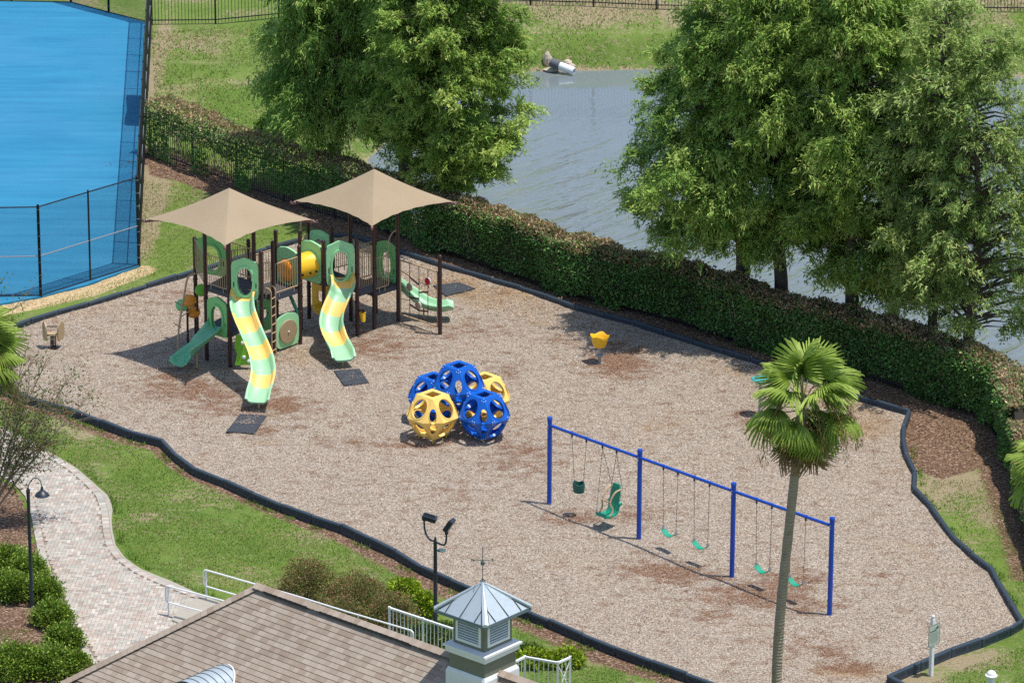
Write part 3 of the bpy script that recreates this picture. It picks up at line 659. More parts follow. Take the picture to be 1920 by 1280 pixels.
# slides
def slide(pts, bands, mats, name, wd=.58, side=.24, label=None):
    path = spline([tuple(G(*p)) for p in pts], 72); n = len(path)
    prof = []
    hw = wd/2
    inner = [(-hw-.03, side), (-hw+.0, side-.02), (-hw+.035, .07), (-hw+.1, .012), (0, 0), (hw-.1, .012), (hw-.035, .07), (hw, side-.02), (hw+.03, side)]
    outer = [(hw+.075, side-.005), (hw+.07, side-.05), (hw+.03, side-.06), (hw-.01, .02), (hw-.1, -.05), (-hw+.1, -.05), (-hw+.01, .02), (-hw-.03, side-.06), (-hw-.07, side-.05), (-hw-.075, side-.005)]
    prof = inner+outer; np_ = len(prof); rings = []
    for i in range(n):
        t = path[min(i+1, n-1)]-path[max(i-1, 0)]; t2 = np.array([t[0], t[1], 0]); t2 /= np.linalg.norm(t2)+1e-9
        s = np.array([t2[1], -t2[0], 0]); t = t/np.linalg.norm(t); nn = np.cross(s, t); nn = nn/np.linalg.norm(nn)
        f = i/(n-1); sc = 1.0
        if f > .93: sc = 1-(f-.93)/.07*.55
        if f < .06: sc = 1+(.06-f)*2
        rings.append([path[i]+s*x+nn*(y*sc if y > 0 else y) for x, y in prof])
    root = thing(name, '', '', (0, 0, 0)) if False else None
    first = None; rows_ = to_px(np.array(path))[:, 1]; cuts = [0]+[int(np.argmax(rows_ >= b)) for b in bands]+[n-1]
    for bi in range(len(cuts)-1):
        i0, i1 = cuts[bi], cuts[bi+1]; V = [q for r_ in rings[i0:i1+1] for q in r_]; F = []
        for i in range(i1-i0):
            for j in range(np_): F.append((i*np_+j, i*np_+(j+1) % np_, (i+1)*np_+(j+1) % np_, (i+1)*np_+j))
        if bi == len(cuts)-2: F.append(tuple(range((i1-i0)*np_, (i1-i0+1)*np_)))
        if bi == 0: F.append(tuple(range(np_-1, -1, -1)))
        o = MB().add(V, F).build(name if first is None else 'slide_section', mats[bi % len(mats)], ps_ if first is None else first, smooth=True, angle=60)
        if first is None: first = o
    return first, path
ylist = ['yellow_slide', 'mint_pale']
def band(ys, y0, y1): return ys
s1, pa = slide([(459, 543, 2.4), (456, 556, 2.32), (454, 572, 2.15), (455, 590, 1.95), (461, 610, 1.74), (470, 632, 1.5), (480, 655, 1.26), (489, 678, 1.02), (493.5, 702, .78), (492, 722, .58), (487, 740, .42), (482, 754, .34)], band([562, 592, 621, 647, 672, 700, 726], 543, 758), ylist, 'wave_slide')
tag(s1, 'long mint and yellow striped wave slide')
s2, pb = slide([(640, 520, 1.87), (643, 532, 1.8), (644, 545, 1.68), (640, 560, 1.5), (632, 578, 1.3), (625, 597, 1.08), (622, 616, .86), (625, 634, .66), (632, 650, .5), (640, 664, .39), (645, 675, .34)], band([539, 566, 592, 620, 647], 520, 678), ylist, 'wave_slide')
tag(s2, 'shorter mint and yellow striped wave slide')
s3, pc_ = slide([(410, 612, 1.17), (403, 618, 1.14), (391, 630, 1.0), (374, 646, .78), (356, 664, .5), (343, 677, .34), (333, 684, .3)], [], ['slide_green'], 'straight_slide', .5, .18)
e0 = (P_['t']+P_['q'])/2
qv = Vector((.7, .7, 0))
def topx(p): q = to_px(np.array(p)); return (float(q[0]), float(q[1]), float(p[2]))
s4, pd = slide([topx(e0+Z1*1.25), topx(e0+qv*.25+Vector((.05, -.1, 1.18))), topx(e0+Vector((.65, .1, .8))), topx(e0+Vector((1.15, -.05, .48))), topx(e0+Vector((1.65, -.25, .42))), topx(e0+Vector((2.05, -.25, .5)))], [], ['mint_pale'], 'curved_slide', .5, .18)
for path, fr, o in ((pa, .55, s1), (pa, .95, s1), (pb, .6, s2), (pb, .95, s2), (pc_, .55, s3), (pd, .6, s4)):
    q = path[int(fr*71)]; MB().tube([(q[0], q[1], -.1), (q[0], q[1], q[2]-.04)], .028, 8).build('slide_leg', 'tan_metal', o, smooth=True)
# ladders and climbers
def ladder(a, b, z0, z1, n, out):
    o = None
    m = MB(); u = (b-a)
    for p in (a, b): m.tube([tuple(x) for x in spline([p+out*.02+Z1*z0, p+out*.02+Z1*z1*.8, p+Z1*z1, p-out*.22+Z1*(z1+.04), p-out*.26+Z1*(z1-.25)], 14)], .02, 6)
    o = m.build('ladder', 'tan_metal', ps_, smooth=True)
    for j in range(n):
        z = z0+(z1-z0)*(j+.6)/(n+.6); MB().tube([a+out*.02+Z1*z, b+out*.02+Z1*z], .016, 6).build('rung', 'tan_metal', o, smooth=True)
ladder(P_['g']+(P_['h']-P_['g'])*.42+Vector((.12, -.05, 0)), P_['g']+(P_['h']-P_['g'])*.62+Vector((.18, -.1, 0)), 0, 2.35, 8, Vector((.9, -.3, 0)).normalized())
# branch climber on the left with pods
lp = W(-9.9, 130.6); m = MB()
m.tube([tuple(x) for x in spline([lp+Vector((-.12, -.35, -.05)), lp+Vector((-.1, -.25, .8)), lp+Vector((.05, 0, 1.7)), lp+Vector((.18, .1, 2.35)), lp+Vector((.4, .2, 2.45))], 20)], .03, 7)
for z, s in ((.55, -1), (.85, 1), (1.2, -1), (1.5, 1)):
    q = lp+Vector((-.1+z*.08, -.25+z*.12, z)); m.tube([q, q+Vector((-.22*s, -.08, .18))], .018, 5)
m.build('branch_climber', 'tan_metal', ps_, smooth=True)
for (x, y, z, mt) in ((-9.95, 131.35, 1.25, 'green_plastic'), (-9.72, 131.2, 1.45, 'orange'), (-9.62, 131.45, 1.0, 'orange'), (-9.35, 131.3, 1.75, 'lime')):
    c = W(x, y, z); MB().lathe(c, [(.05, -.1), (.16, -.08), (.21, -.02), (.2, .05), (.13, .09), (.04, .1)], 16, (Vector((1, 0, 0)), Vector((0, .8, .6)), Vector((0, -.6, .8)))).build('pod_step', mt, ps_, smooth=True)
for x, y in ((-9.8, 131.3), (-9.5, 131.4)): MB().tube([W(x, y, -.1), W(x, y, 1.6)], .035, 8).build('pod_pole', 'brown_post', ps_, smooth=True)
# play panels under the decks
def panel(k0, k1, z0, z1, mat, name='play_panel'):
    a, b = PO[k0], PO[k1]; u = (b-a); wd = u.length-.14; u.normalize(); c = (a+b)/2+Z1*(z0+z1)/2
    return MB().slab(c, u, Z1, superell(wd, z1-z0, .06), .05).build(name, mat, ps_, smooth=True), c, u, wd
o, c, u, wd = panel('h', 'i', .12, 1.12, 'mint'); nn = Vector((.7, -.7, 0))
MB().lathe(c+nn*.03, [(.36, 0), (.37, .02), (.36, .045), (.02, .05)], 32, (u, Z1, nn)).build('maze_disc', 'tan_plastic', o, smooth=True)
MB().lathe(c+nn*.08, [(.03, 0), (.02, .03)], 8, (u, Z1, nn)).build('knob', 'white', o)
hood('d', 'w', .35, 1.3, 'green_plastic', hole=(.4, .38, .05), slots=False, name='play_panel')
a, b = P_['k']+Vector((.1, -.25, 0)), P_['l']+Vector((.0, -.3, 0)); u = (b-a).normalized(); c = (a+b)/2+Z1*.95
MB().ring(c, u, Z1, superell(.86, 1.15, .03), ell(.36, .36, .03, p=6), .05).build('store_panel', 'yellow_plastic', ps_, smooth=True)
MB().box(c+Vector((-.06, -.16, -.25)), (.5, .24, .04), (u, Z1.cross(u), Z1)).build('counter', 'yellow_plastic', ps_)
m = MB(); mc = P_['n']+Vector((.17, -.12, .68)); m.lathe(mc, [(.07, -.14), (.1, .12), (.115, .13), (.1, .135), (.085, .1), (.06, -.1)], 14, (Vector((1, 0, .2)).normalized(), Vector((0, 1, 0)), Vector((-.1, .2, 1)).normalized())); m.build('talk_cup', 'yellow_plastic', ps_, smooth=True)
MB().tube([P_['n']+Z1*.85, P_['n']+Vector((.2, -.02, .85)), mc+Z1*.1], .03, 6).build('cup_bracket', 'brown_post', ps_, smooth=True)
rp = W(-7.95, 129.15); u = Vector((.75, .1, 0)).normalized()
rw = MB().slab(rp+Vector((.0, -.18, .66)), u, Z1, [(-.3, -.45), (-.22, -.1), (-.3, .12), (-.24, .5), (.3, .5), (.26, .1), (.3, -.45)], .05).build('climbing_wall', 'lime', ps_)
for x, z in ((-.05, .25), (-.02, -.2), (.15, .05), (.12, -.33)): MB().lathe(rp+u*x+Vector((0, -.2, .66+z)), [(.06, 0), (.05, .05), (.02, .06)], 8, (u, Z1, Vector((.1, -1, 0)))).build('hand_hold', 'white_trim', rw)
MB().tube([P_['i']+Z1*.9, (P_['h']+P_['i'])/2+Vector((.05, .3, 1.75))], .055, 8).build('support_brace', 'bucket_green', ps_, smooth=True)
# net climber
a, b = P_['q'], P_['r']; u = (b-a).normalized(); A, B = a+u*.1, b-u*.1
m = MB()
for p, q in ((A+Z1*.3, A+Z1*2.05), (B+Z1*.3, B+Z1*2.05), (A+Z1*2.05, B+Z1*2.05), (A+Z1*.3, B+Z1*.3)): m.tube([p, q], .026, 7)
nt_ = m.build('net_frame', 'tan_metal', ps_, smooth=True); Ln = (B-A).length
for f in (.25, .5, .74): MB().tube([A+u*Ln*f+Z1*.3, A+u*Ln*f+Z1*2.05], .012, 5).build('rope', 'black_metal', nt_)
for f0, f1, z0, z1 in ((.0, .25, 1.72, 1.62), (.25, .5, 1.6, 1.45), (.5, .74, 1.55, 1.5), (.74, 1, 1.5, 1.2), (0, .25, .8, .85), (.74, 1, .75, .85)):
    MB().tube([A+u*Ln*f0+Z1*z0, A+u*Ln*f1+Z1*z1], .011, 5).build('rope', 'black_metal', nt_)
for f0, f1, z0, z1 in ((.5, .74, 1.2, 1.3), (.25, .5, .95, 1.0), (.25, .5, .72, .62), (.5, .74, .62, .68), (.25, .5, 1.6, 1.45)):
    MB().beam(A+u*Ln*f0+Z1*z0, A+u*Ln*f1+Z1*z1, .04, .04).build('rope_rung', 'brown_post', nt_)
vn = Vector((-.72, -.69, 0)); vn = vn.normalized()
for f, z, mt in ((.25, 1.28, 'white_trim'), (.48, .78, 'white_trim'), (.74, 1.65, 'red')):
    pd_ = MB().lathe(A+u*Ln*f+Z1*z-vn*.03, [(.03, 0), (.125, .015), (.135, .035), (.12, .05)], 20, (u, Z1, vn)).build('net_disc', 'white_trim', nt_, smooth=True)
    MB().lathe(A+u*Ln*f+Z1*z+vn*.022, [(.115, 0), (.1, .014), (.02, .018)], 20, (u, Z1, vn)).build('disc_face', 'red' if mt == 'red' else 'tan_plastic', pd_, smooth=True)
# shade canopies: cloth sagging between ridges, on an arm frame
def canopy(c, half, zc, za, name_label, rot=0):
    cor = [c+Vector((math.cos(rot+R(90*j))*half, math.sin(rot+R(90*j))*half, zc)) for j in range(4)]; ap = c+Z1*za
    N = 14; V = []; F = []
    for s in range(4):
        a, b = cor[s], cor[(s+1) % 4]; base = len(V); mid_ = (a+b)/2; inw = Vector((c.x-mid_.x, c.y-mid_.y, 0))*.11
        for i in range(N+1):
            for j in range(N+1):
                f = i/N; g_ = j/N; e = a+(b-a)*g_; sag = 4*g_*(1-g_)
                e = e+inw*sag+Z1*(.09*sag)
                p = ap+(e-ap)*f - Z1*(.07*math.sin(math.pi*f)*(.35+.65*(1-sag)) )
                rip = .012*math.sin(g_*40+s)*f*f
                V.append(p+Z1*rip)
        for i in range(N):
            for j in range(N):
                q = base+i*(N+1)+j; F.append((q, q+1, q+N+2, q+N+1))
    o = MB().add(V, F).build('shade_canopy', 'canopy', ps_, smooth=True, angle=25); tag(o, name_label)
    for q in cor:
        d = (q-ap).normalized(); tip = q+Vector((d.x, d.y, -.12))*.12
        MB().tube([tuple(x) for x in spline([ap-Z1*.12, ap+(q-ap)*.5-Z1*.32, q-Z1*.07, tip], 12)], .035, 7).build('canopy_arm', 'arm', o, smooth=True)
        MB().lathe(q-Z1*.05, [(.03, -.05), (.045, -.04), (.045, .03), (.02, .05)], 8).build('corner_bracket', 'arm', o)
canopy(W(-8.39, 130.05), 2.47, 4.4, 5.38, 'left tan shade canopy'); canopy(W(-4.2, 133.35), 2.42, 3.92, 4.95, 'right tan shade canopy')

# ------------------------------------------------------------------ climbing balls
def climbing_ball(c, mat, label, rot=0):
    t = thing('climbing_ball', label, 'climbing ball', c, 'polyhedral climbing balls nested in one cluster')
    hs, Rr, zt = .46, .785, .62; eq = .70; top = []; oc = []
    for j in range(4): top.append(Vector((math.cos(rot+R(90*j-90))*hs, math.sin(rot+R(90*j-90))*hs, zt)))
    for j in range(8): oc.append(Vector((math.cos(rot+R(45*j-90-22.5))*Rr, math.sin(rot+R(45*j-90-22.5))*Rr, 0)))
    C = Vector((c[0], c[1], c[2]+eq))
    def face(pts, hole, th=.035, name='panel', holeshape='ell'):
        pts = [Vector(p) for p in pts]; ce = sum(pts, Vector())/len(pts); u = (pts[1]-pts[0]).normalized(); nn = u.cross(pts[2]-pts[0]).normalized()
        if nn.dot(ce) < 0: nn = -nn
        v = nn.cross(u); P2 = [((p-ce).dot(u), (p-ce).dot(v)) for p in pts]; K = 32; outer = []; 
        per = [math.dist(P2[i], P2[(i+1) % len(P2)]) for i in range(len(P2))]; tot = sum(per)
        # points by angle so that hole and rim match
        def ray(a):
            best = None
            for i in range(len(P2)):
                (x1, y1), (x2, y2) = P2[i], P2[(i+1) % len(P2)]; dx, dy = x2-x1, y2-y1; ca, sa = math.cos(a), math.sin(a)
                den = ca*dy-sa*dx
                if abs(den) < 1e-9: continue
                tt = (x1*dy-y1*dx)/den; s_ = (x1*sa-y1*ca)/den if True else 0
                s_ = ((tt*ca-x1)*dx+(tt*sa-y1)*dy)/(dx*dx+dy*dy)
                if tt > 0 and -1e-6 <= s_ <= 1+1e-6: best = tt if best is None else min(best, tt)
            return best or .1
        angs = sorted([2*math.pi*i/K for i in range(K)]+[math.atan2(p[1], p[0]) % (2*math.pi) for p in P2])
        outer = [(math.cos(a)*ray(a), math.sin(a)*ray(a)) for a in angs]
        if holeshape == 'ell': inner = [(math.cos(a)*hole[0], math.sin(a)*hole[1]+hole[2]) for a in angs]
        else: inner = [(x*hole[0], y*hole[0]) for x, y in outer]
        m = MB(); off = nn*(-th/2); m.ring(C+ce+off, u, v, outer, inner, th)
        o = m.build(name, mat, t, smooth=True, angle=30)
        if holeshape == 'ell':
            m = MB(); m.ring(C+ce+off*1.4, u, v, [(x*1.1, (y-hole[2])*1.1+hole[2]) for x, y in inner], [(x*.98, (y-hole[2])*.98+hole[2]) for x, y in inner], th*2.2); m.build('hole_rim', mat, o, smooth=True, angle=30)
        # bolts near the panel corners
        if mat == 'blue_plastic':
            for p in P2:
                q = Vector(p)*.86; MB().lathe(C+ce+u*q[0]+v*q[1]+nn*.002, [(.014, 0), (.012, .008), (.004, .01)], 6, (u, v, nn)).build('bolt', 'white', o)
    for s in (1, -1):
        f = lambda p: Vector((p.x, p.y, p.z*s))
        face([f(p) for p in top], (.56,), holeshape='poly')
        for j in range(4):
            a, b = top[j], top[(j+1) % 4]
            face([f(oc[2*j+1]), f(oc[(2*j+2) % 8]), f(b), f(a)], (.255, .3, 0))
            face([f(oc[(2*j) % 8]), f(oc[2*j+1]), f(a)], (.105, .215, -.03))
    if c[2] < .2:
        for p in top: MB().tube([C+Vector((p.x*.85, p.y*.85, -zt+.02)), C+Vector((p.x*.85, p.y*.85, -eq-.1))], .022, 6).build('leg', 'yellow_plastic', t)
bc = G(860, 806); sp = .735
climbing_ball((bc.x-sp, bc.y-sp, .05), 'yellow_pale', 'yellow climbing ball at the front left of the ball cluster', R(2))
climbing_ball((bc.x+sp, bc.y-sp, .05), 'blue_plastic', 'blue climbing ball at the front right of the ball cluster', R(-1))
climbing_ball((bc.x-sp, bc.y+sp, .05), 'blue_plastic', 'blue climbing ball half hidden behind the front yellow one', R(1))
climbing_ball((bc.x+sp, bc.y+sp, .05), 'yellow_pale', 'yellow climbing ball half hidden behind the front blue one', R(0))
climbing_ball((bc.x, bc.y, .66), 'blue_plastic', 'blue climbing ball resting on top of the other four', R(0))

# ------------------------------------------------------------------ swing set
SB = [G(1029.9, 946.5), G(1197.7, 1015), G(1372.1, 1084.5), G(1555.2, 1155)]; ST = [2.588, 2.67, 2.729, 2.77]
sw = thing('swing_set', 'blue steel swing frame with four posts and one long top beam', 'swing set', SB[0])
for p, z in zip(SB, ST):
    po = MB().lathe(p, [(.066, -.1), (.066, z-.09), (.073, z-.085), (.073, z-.012), (.066, z)], 16).build('post', 'blue_steel', sw, smooth=True)
    for zz_ in (z-.22, z-.3): MB().lathe(p+Vector((-.05, -.065, zz_)), [(.016, 0), (.012, .012)], 6, (Vector((1, 0, 0)), Z1, Vector((-.5, -.85, 0)))).build('bolt', 'galv', po)
for j in range(3):
    a = SB[j]+Z1*(ST[j]-.24); b = SB[j+1]+Z1*(ST[j+1]-.24); d = (b-a).normalized()
    bm_ = MB().tube([a+d*.05, b-d*.05], .042, 12).build('beam', 'blue_steel', sw, smooth=True)
def beam_at(px):
    for j in range(3):
        xa, xb = float(to_px(SB[j]+Z1*(ST[j]-.24))[0]), float(to_px(SB[j+1]+Z1*(ST[j+1]-.24))[0])
        if xa <= px <= xb:
            lo, hi = 0., 1.
            for _ in range(30):
                md = (lo+hi)/2; q = SB[j]+Z1*(ST[j]-.24); q = q+(SB[j+1]+Z1*(ST[j+1]-.24)-q)*md
                if float(to_px(q)[0]) < px: lo = md
                else: hi = md
            return q
BD = (SB[3]-SB[0]).normalized(); BN = Vector((-BD.y, BD.x, 0))
def hanger(p):
    m = MB(); m.tube([p-BD*.03, p+BD*.03], .05, 10); h = m.build('hanger', 'blue_steel', sw, smooth=True)
    MB().lathe(p-Z1*.1, [(.012, -.02), (.03, .0), (.02, .06)], 8).build('swivel', 'lamp_metal', h)
def chainline(m, a, b):
    n = int((b-a).length/.045); d = (b-a).normalized(); s = d.cross(Vector((1, 0, 0))).normalized(); s2 = d.cross(s)
    for k_ in range(n):
        p = a+(b-a)*(k_+.5)/n; m.box(p, (.058, .018, .006), (d, s if k_ % 2 else s2, s2 if k_ % 2 else s))
def belt_swing(p0, p1, label):
    hanger(p0); hanger(p1); z = .52; L = (p0+p1)/2; ax = (p1-p0); ax.z = 0; wd = ax.length; ax.normalize()
    t = thing('belt_swing', label, 'swing', (L.x, L.y, z), 'green belt swings')
    m = MB(); V = []; n = 12; e0 = L-ax*(wd/2-.03); e1 = L+ax*(wd/2-.03)
    for i in range(n+1):
        f = i/n; p = e0+(e1-e0)*f; zz_ = z+.13*(2*f-1)**2
        hw = .085
        for s, dz in ((-hw, 0), (hw, 0), (hw, -.014), (-hw, -.014)): V.append((p.x+BN.x*s, p.y+BN.y*s, zz_+dz))
    F = [(i*4+j, i*4+(j+1) % 4, i*4+4+(j+1) % 4, i*4+4+j) for i in range(n) for j in range(4)]+[(3, 2, 1, 0), (n*4, n*4+1, n*4+2, n*4+3)]
    MB().add(V, F).build('seat', 'teal', t, smooth=True)
    for p, e in ((p0, e0), (p1, e1)):
        m = MB(); chainline(m, Vector((p.x, p.y, p.z-.12)), Vector((e.x, e.y, z+.2))); m.build('chain', 'chain', t)
        MB().box((e.x, e.y, z+.16), (.02, .08, .1), (BD, BN, Z1)).build('seat_clip', 'galv', t)
for a, b, lb in ((1244, 1271, 'green belt swing next to the second blue post from the left'), (1302, 1330.5, 'green belt swing just left of the third blue post'), (1419, 1447.5, 'green belt swing just right of the third blue post, left of the palm trunk'), (1482, 1511, 'green belt swing beside the rightmost blue post, partly behind the palm trunk')):
    belt_swing(beam_at(a), beam_at(b), lb)
# toddler bucket
p0, p1 = beam_at(1072.6), beam_at(1099.5); hanger(p0); hanger(p1); L = (p0+p1)/2; c = Vector((L.x, L.y, .86))
t = thing('bucket_swing', 'dark green toddler bucket swing next to the leftmost blue post', 'swing', c)
m = MB(); N = 18; V = []; prof = [(.10, -.14), (.16, -.12), (.18, 0), (.185, .16), (.17, .165), (.162, .02), (.14, -.09), (.05, -.1)]
for r_, z in prof:
    for j in range(N): a = 2*math.pi*j/N; V.append(c+BD*math.cos(a)*r_+BN*math.sin(a)*r_*.85+Z1*(z-(.05 if z > .1 else 0)*math.sin(a*2)**2))
F = [(i*N+j, i*N+(j+1) % N, (i+1)*N+(j+1) % N, (i+1)*N+j) for i in range(len(prof)-1) for j in range(N)]
m.add(V, F).build('bucket', 'bucket_green', t, smooth=True)
for s in (-1, 1): MB().lathe(c+BN*s*.12*-1+BD*s*.05-Z1*.02, [(.045, 0), (.045, .02)], 10, (BD, Z1, BN)).build('leg_hole', 'black_metal', t)
for p, s in ((p0, -1), (p1, 1)):
    m = MB(); chainline(m, Vector((p.x, p.y, p.z-.12)), c+BD*s*.18+Z1*.15); m.build('chain', 'chain', t)
# high-back seat with harness
p0, p1 = beam_at(1129.7), beam_at(1156); hanger(p0); hanger(p1); L = (p0+p1)/2; c = Vector((L.x, L.y, .43))
t = thing('high_back_swing', 'green high-backed swing seat with tan harness bars', 'swing', c)
fw = Vector((-.72, -.69, 0)); sd = Vector((.69, -.72, 0))
def sweep(pts, hw, th, mat, name):
    V = []; n = len(pts)
    for i, (f, z, k_) in enumerate(pts):
        q = c+fw*f+Z1*z; a_, b_ = pts[max(i-1, 0)], pts[min(i+1, n-1)]; tn = Vector((b_[0]-a_[0], b_[1]-a_[1])).normalized(); no = fw*(-tn.y)+Z1*tn.x
        for s, e in ((-1, 0), (-.8, .5), (0, 0.15), (.8, .5), (1, 0), (1, -1), (0, -1), (-1, -1)): V.append(q+sd*s*hw*k_+no*(e*th))
    F = [(i*8+j, i*8+(j+1) % 8, i*8+8+(j+1) % 8, i*8+8+j) for i in range(n-1) for j in range(8)]+[tuple(range(7, -1, -1)), tuple(range((n-1)*8, n*8))]
    return MB().add(V, F).build(name, mat, t, smooth=True)
sweep([(.34, .08, .9), (.28, .02, 1), (.1, -.02, 1), (-.1, .0, 1), (-.2, .1, 1), (-.24, .3, .95), (-.28, .5, .85), (-.31, .7, .75), (-.33, .82, .6)], .2, .05, 'teal', 'seat_shell')
for s in (-1, 1):
    MB().tube([tuple(x) for x in spline([c+sd*s*.19-fw*.3+Z1*.72, c+sd*s*.17-fw*.05+Z1*.66, c+sd*s*.15+fw*.1+Z1*.4, c+sd*s*.2+fw*.05+Z1*.2, c+sd*s*.2+fw*.16+Z1*.04], 16)], .026, 7).build('harness_bar', 'tan_metal', t, smooth=True)
    MB().lathe(c+sd*s*.2-fw*.24+Z1*.3, [(.06, -.03), (.07, 0), (.05, .03)], 10, (fw, Z1, sd)).build('side_wing', 'teal', t, smooth=True)
MB().tube([c-sd*.17+fw*.1+Z1*.42, c+sd*.17+fw*.1+Z1*.42], .026, 7).build('harness_bar', 'tan_metal', t, smooth=True)
for p, s in ((p0, -1), (p1, 1)):
    for f, z in ((.28, .06), (-.31, .74)):
        m = MB(); chainline(m, Vector((p.x, p.y, p.z-.12)), c+sd*s*.2+fw*f+Z1*z); m.build('chain', 'chain', t)

# ------------------------------------------------------------------ small play pieces
c = G(1124, 683); t = thing('spinner_seat', 'yellow scalloped spinner cup on a short grey post', 'spinner seat', c)
pl = MB().lathe(c, [(.045, -.1), (.045, .56)], 12).build('post', 'galv', t, smooth=True)
MB().lathe(c, [(.046, .27), (.12, .28), (.12, .31), (.046, .33)], 16).build('foot_ring', 'galv', t, smooth=True)
N = 40; V = []; cc = c+Z1*.55
for r_, z, wv in ((.05, 0, 0), (.17, .02, .02), (.215, .12, .15), (.25, .3, .55), (.275, .4, 1), (.27, .415, 1), (.25, .395, 1), (.22, .3, .55), (.18, .14, .15), (.1, .08, 0), (.02, .075, 0)):
    for j in range(N):
        a = 2*math.pi*j/N; s = math.cos(4*a+.9); V.append(cc+Vector((math.cos(a), math.sin(a), 0))*(r_*(1+.07*wv*s))+Z1*(z*.9+.028*wv*s))
F = [(i*N+j, i*N+(j+1) % N, (i+1)*N+(j+1) % N, (i+1)*N+j) for i in range(10) for j in range(N)]+[tuple(range(N-1, -1, -1)), tuple(range(10*N, 11*N))]
MB().add(V, F).build('cup', 'yellow_plastic', t, smooth=True)
c = G(1424, 780); t = thing('balance_seat', 'turquoise disc seat on a tall post beside the palm crown', 'spinner seat', c)
MB().lathe(c, [(.04, -.1), (.04, 1.08)], 10).build('post', 'galv', t, smooth=True)
MB().lathe(c+Z1*1.08, [(.05, 0), (.22, .02), (.27, .06), (.24, .1), (.1, .12), (.02, .125)], 24).build('seat', 'teal_disc', t, smooth=True)
c = G(100, 655); t = thing('spring_rider', 'tan and brown spring rider near the left edge of the chips', 'spring rider', c)
m = MB(); m.tube([c+Vector((math.cos(a)*.085, math.sin(a)*.085, .03+a*.0105)) for a in np.linspace(0, 2*math.pi*6, 110)], .018, 5); m.build('spring', 'spring', t, smooth=True)
MB().lathe(c, [(.16, -.05), (.16, .07), (.1, .09)], 14).build('base_plate', 'spring', t, smooth=True)
MB().box(c+Z1*.5, (.34, .24, .05)).build('seat', 'tan_plastic', t)
for s in (-1, 1): MB().slab(c+Vector((s*.24, 0, .56)), Vector((.35*s, .93, 0)), Z1, superell(.42, .5, .08, 24), .045).build('side_panel', 'tan_plastic', t, smooth=True)
MB().tube([c+Vector((-.2, .16, .68)), c+Vector((.2, .16, .68))], .02, 7).build('handle', 'spring', t, smooth=True)
def ramat(pts, label):
    P = [G(*p) for p in pts]; c = sum(P, Vector())/4
    m = MB(); V = []
    for z, k_ in ((.02, 1), (.085, 1), (.1, .96)): V += [c+(p-c)*k_+Z1*z for p in P]
    o = m.add(V, [(8, 9, 10, 11)]+[(l*4+j, l*4+(j+1) % 4, l*4+4+(j+1) % 4, l*4+4+j) for l in (0, 1) for j in range(4)]).build('rubber_mat', 'rubber', None, loc=(c.x, c.y, 0))
    tag(o, label, 'rubber mat', 'black rubber wear mats at the slide exits'); return c, P
MATS = [ramat(((645, 727), (692, 722), (674, 696), (626, 700)), 'black rubber mat below the shorter striped wave slide'), ramat(((424, 814), (476, 817), (500, 784), (450, 781)), 'black rubber mat half covered in chips below the long striped slide'), ramat(((836, 559), (891, 545), (860, 534), (812, 540)), 'black rubber mat in front of the curved mint slide by the net')]
# ------------------------------------------------------------------ loose wood chips lying on the surface and mats
n = 90000
x = rng.uniform(px0, px1, n*2); y = rng.uniform(py0, py1, n*2); s = inside(x, y, BPOLY); x, y = x[s][:n], y[s][:n]
C = np.stack([x, y, np.full(len(x), .088)+rng.uniform(-.012, .012, len(x))], -1)
for (mc, P), cnt in zip(MATS, (150, 520, 40)):
    uv = np.clip(rng.normal(.5, .22, (cnt, 2)), .02, .98)
    if cnt > 300: uv[:, 1] = np.clip(.45+rng.exponential(.28, cnt), 0, .97)
    a, b, c_, d_ = [np.array(p) for p in P]; q = (a+(b-a)*uv[:, :1])*(1-uv[:, 1:])+(d_+(c_-d_)*uv[:, :1])*uv[:, 1:]; q[:, 2] = .104+rng.random(cnt)*.012; C = np.r_[C, q]
th = rng.random(len(C))*6.283; D = np.stack([np.cos(th), np.sin(th), rng.normal(0, .18, len(C))], -1)
rr = rng.random((len(C), 1)); col = lin(128, 112, 102)*(1-rr)+lin(206, 196, 188)*rr; dk = rng.random(len(C)) < .28; col[dk] = lin(104, 78, 62)
V, F, cc = leaves(C, D, rng.uniform(.025, .06, len(C)), rng.uniform(.01, .022, len(C)), col, .2, 3)
ch = fmesh('loose_wood_chips', V, F, 'chips', col=cc); tag(ch, 'loose pale wood chips scattered over the play surface', 'wood chips', kind='stuff')
# ------------------------------------------------------------------ fences
def picket_mesh(h, w_=.019):
    m = MB().box((0, 0, h/2), (w_, w_, h)); me = bpy.data.meshes.new('picket'); me.from_pydata(m.v, [], m.f); me.materials.append(MAT['black_metal']); me.update(); return me
def picket_fence(name, label, line, h, nparts, score, z0=.0, step=.11, post=2.4, rails=(.12, .86, 1.0)):
    t = thing(name, label, 'fence', (line[0][0], line[0][1], 0)); org = ORG[t.name]
    pts = resample(line, step); gz = ground_z(pts[:, 0], pts[:, 1])+z0
    po = resample(line, post); pz = ground_z(po[:, 0], po[:, 1])+z0
    for i in range(len(po)):
        MB().box((po[i][0], po[i][1], pz[i]+h/2), (.065, .065, h+.12)).build('post', 'black_metal', t)
        if i:
            for r_ in rails: MB().beam((po[i-1][0], po[i-1][1], pz[i-1]+h*r_), (po[i][0], po[i][1], pz[i]+h*r_), .034, .036).build('rail', 'black_metal', t)
    sc = score(pts, gz); order = np.argsort(-sc); me = picket_mesh(h*1.0)
    for q in order[:nparts]:
        o = bpy.data.objects.new('picket', me); link(o, t); o.location = (pts[q][0]-org[0], pts[q][1]-org[1], gz[q]-org[2]+.05)
    if len(pts) > nparts:
        m = MB()
        for q in order[nparts:]: m.box((pts[q][0], pts[q][1], gz[q]+.05+h/2), (.019, .019, h))
        tag(m.build('picket_run', 'black_metal', t), kind='stuff')
    return t
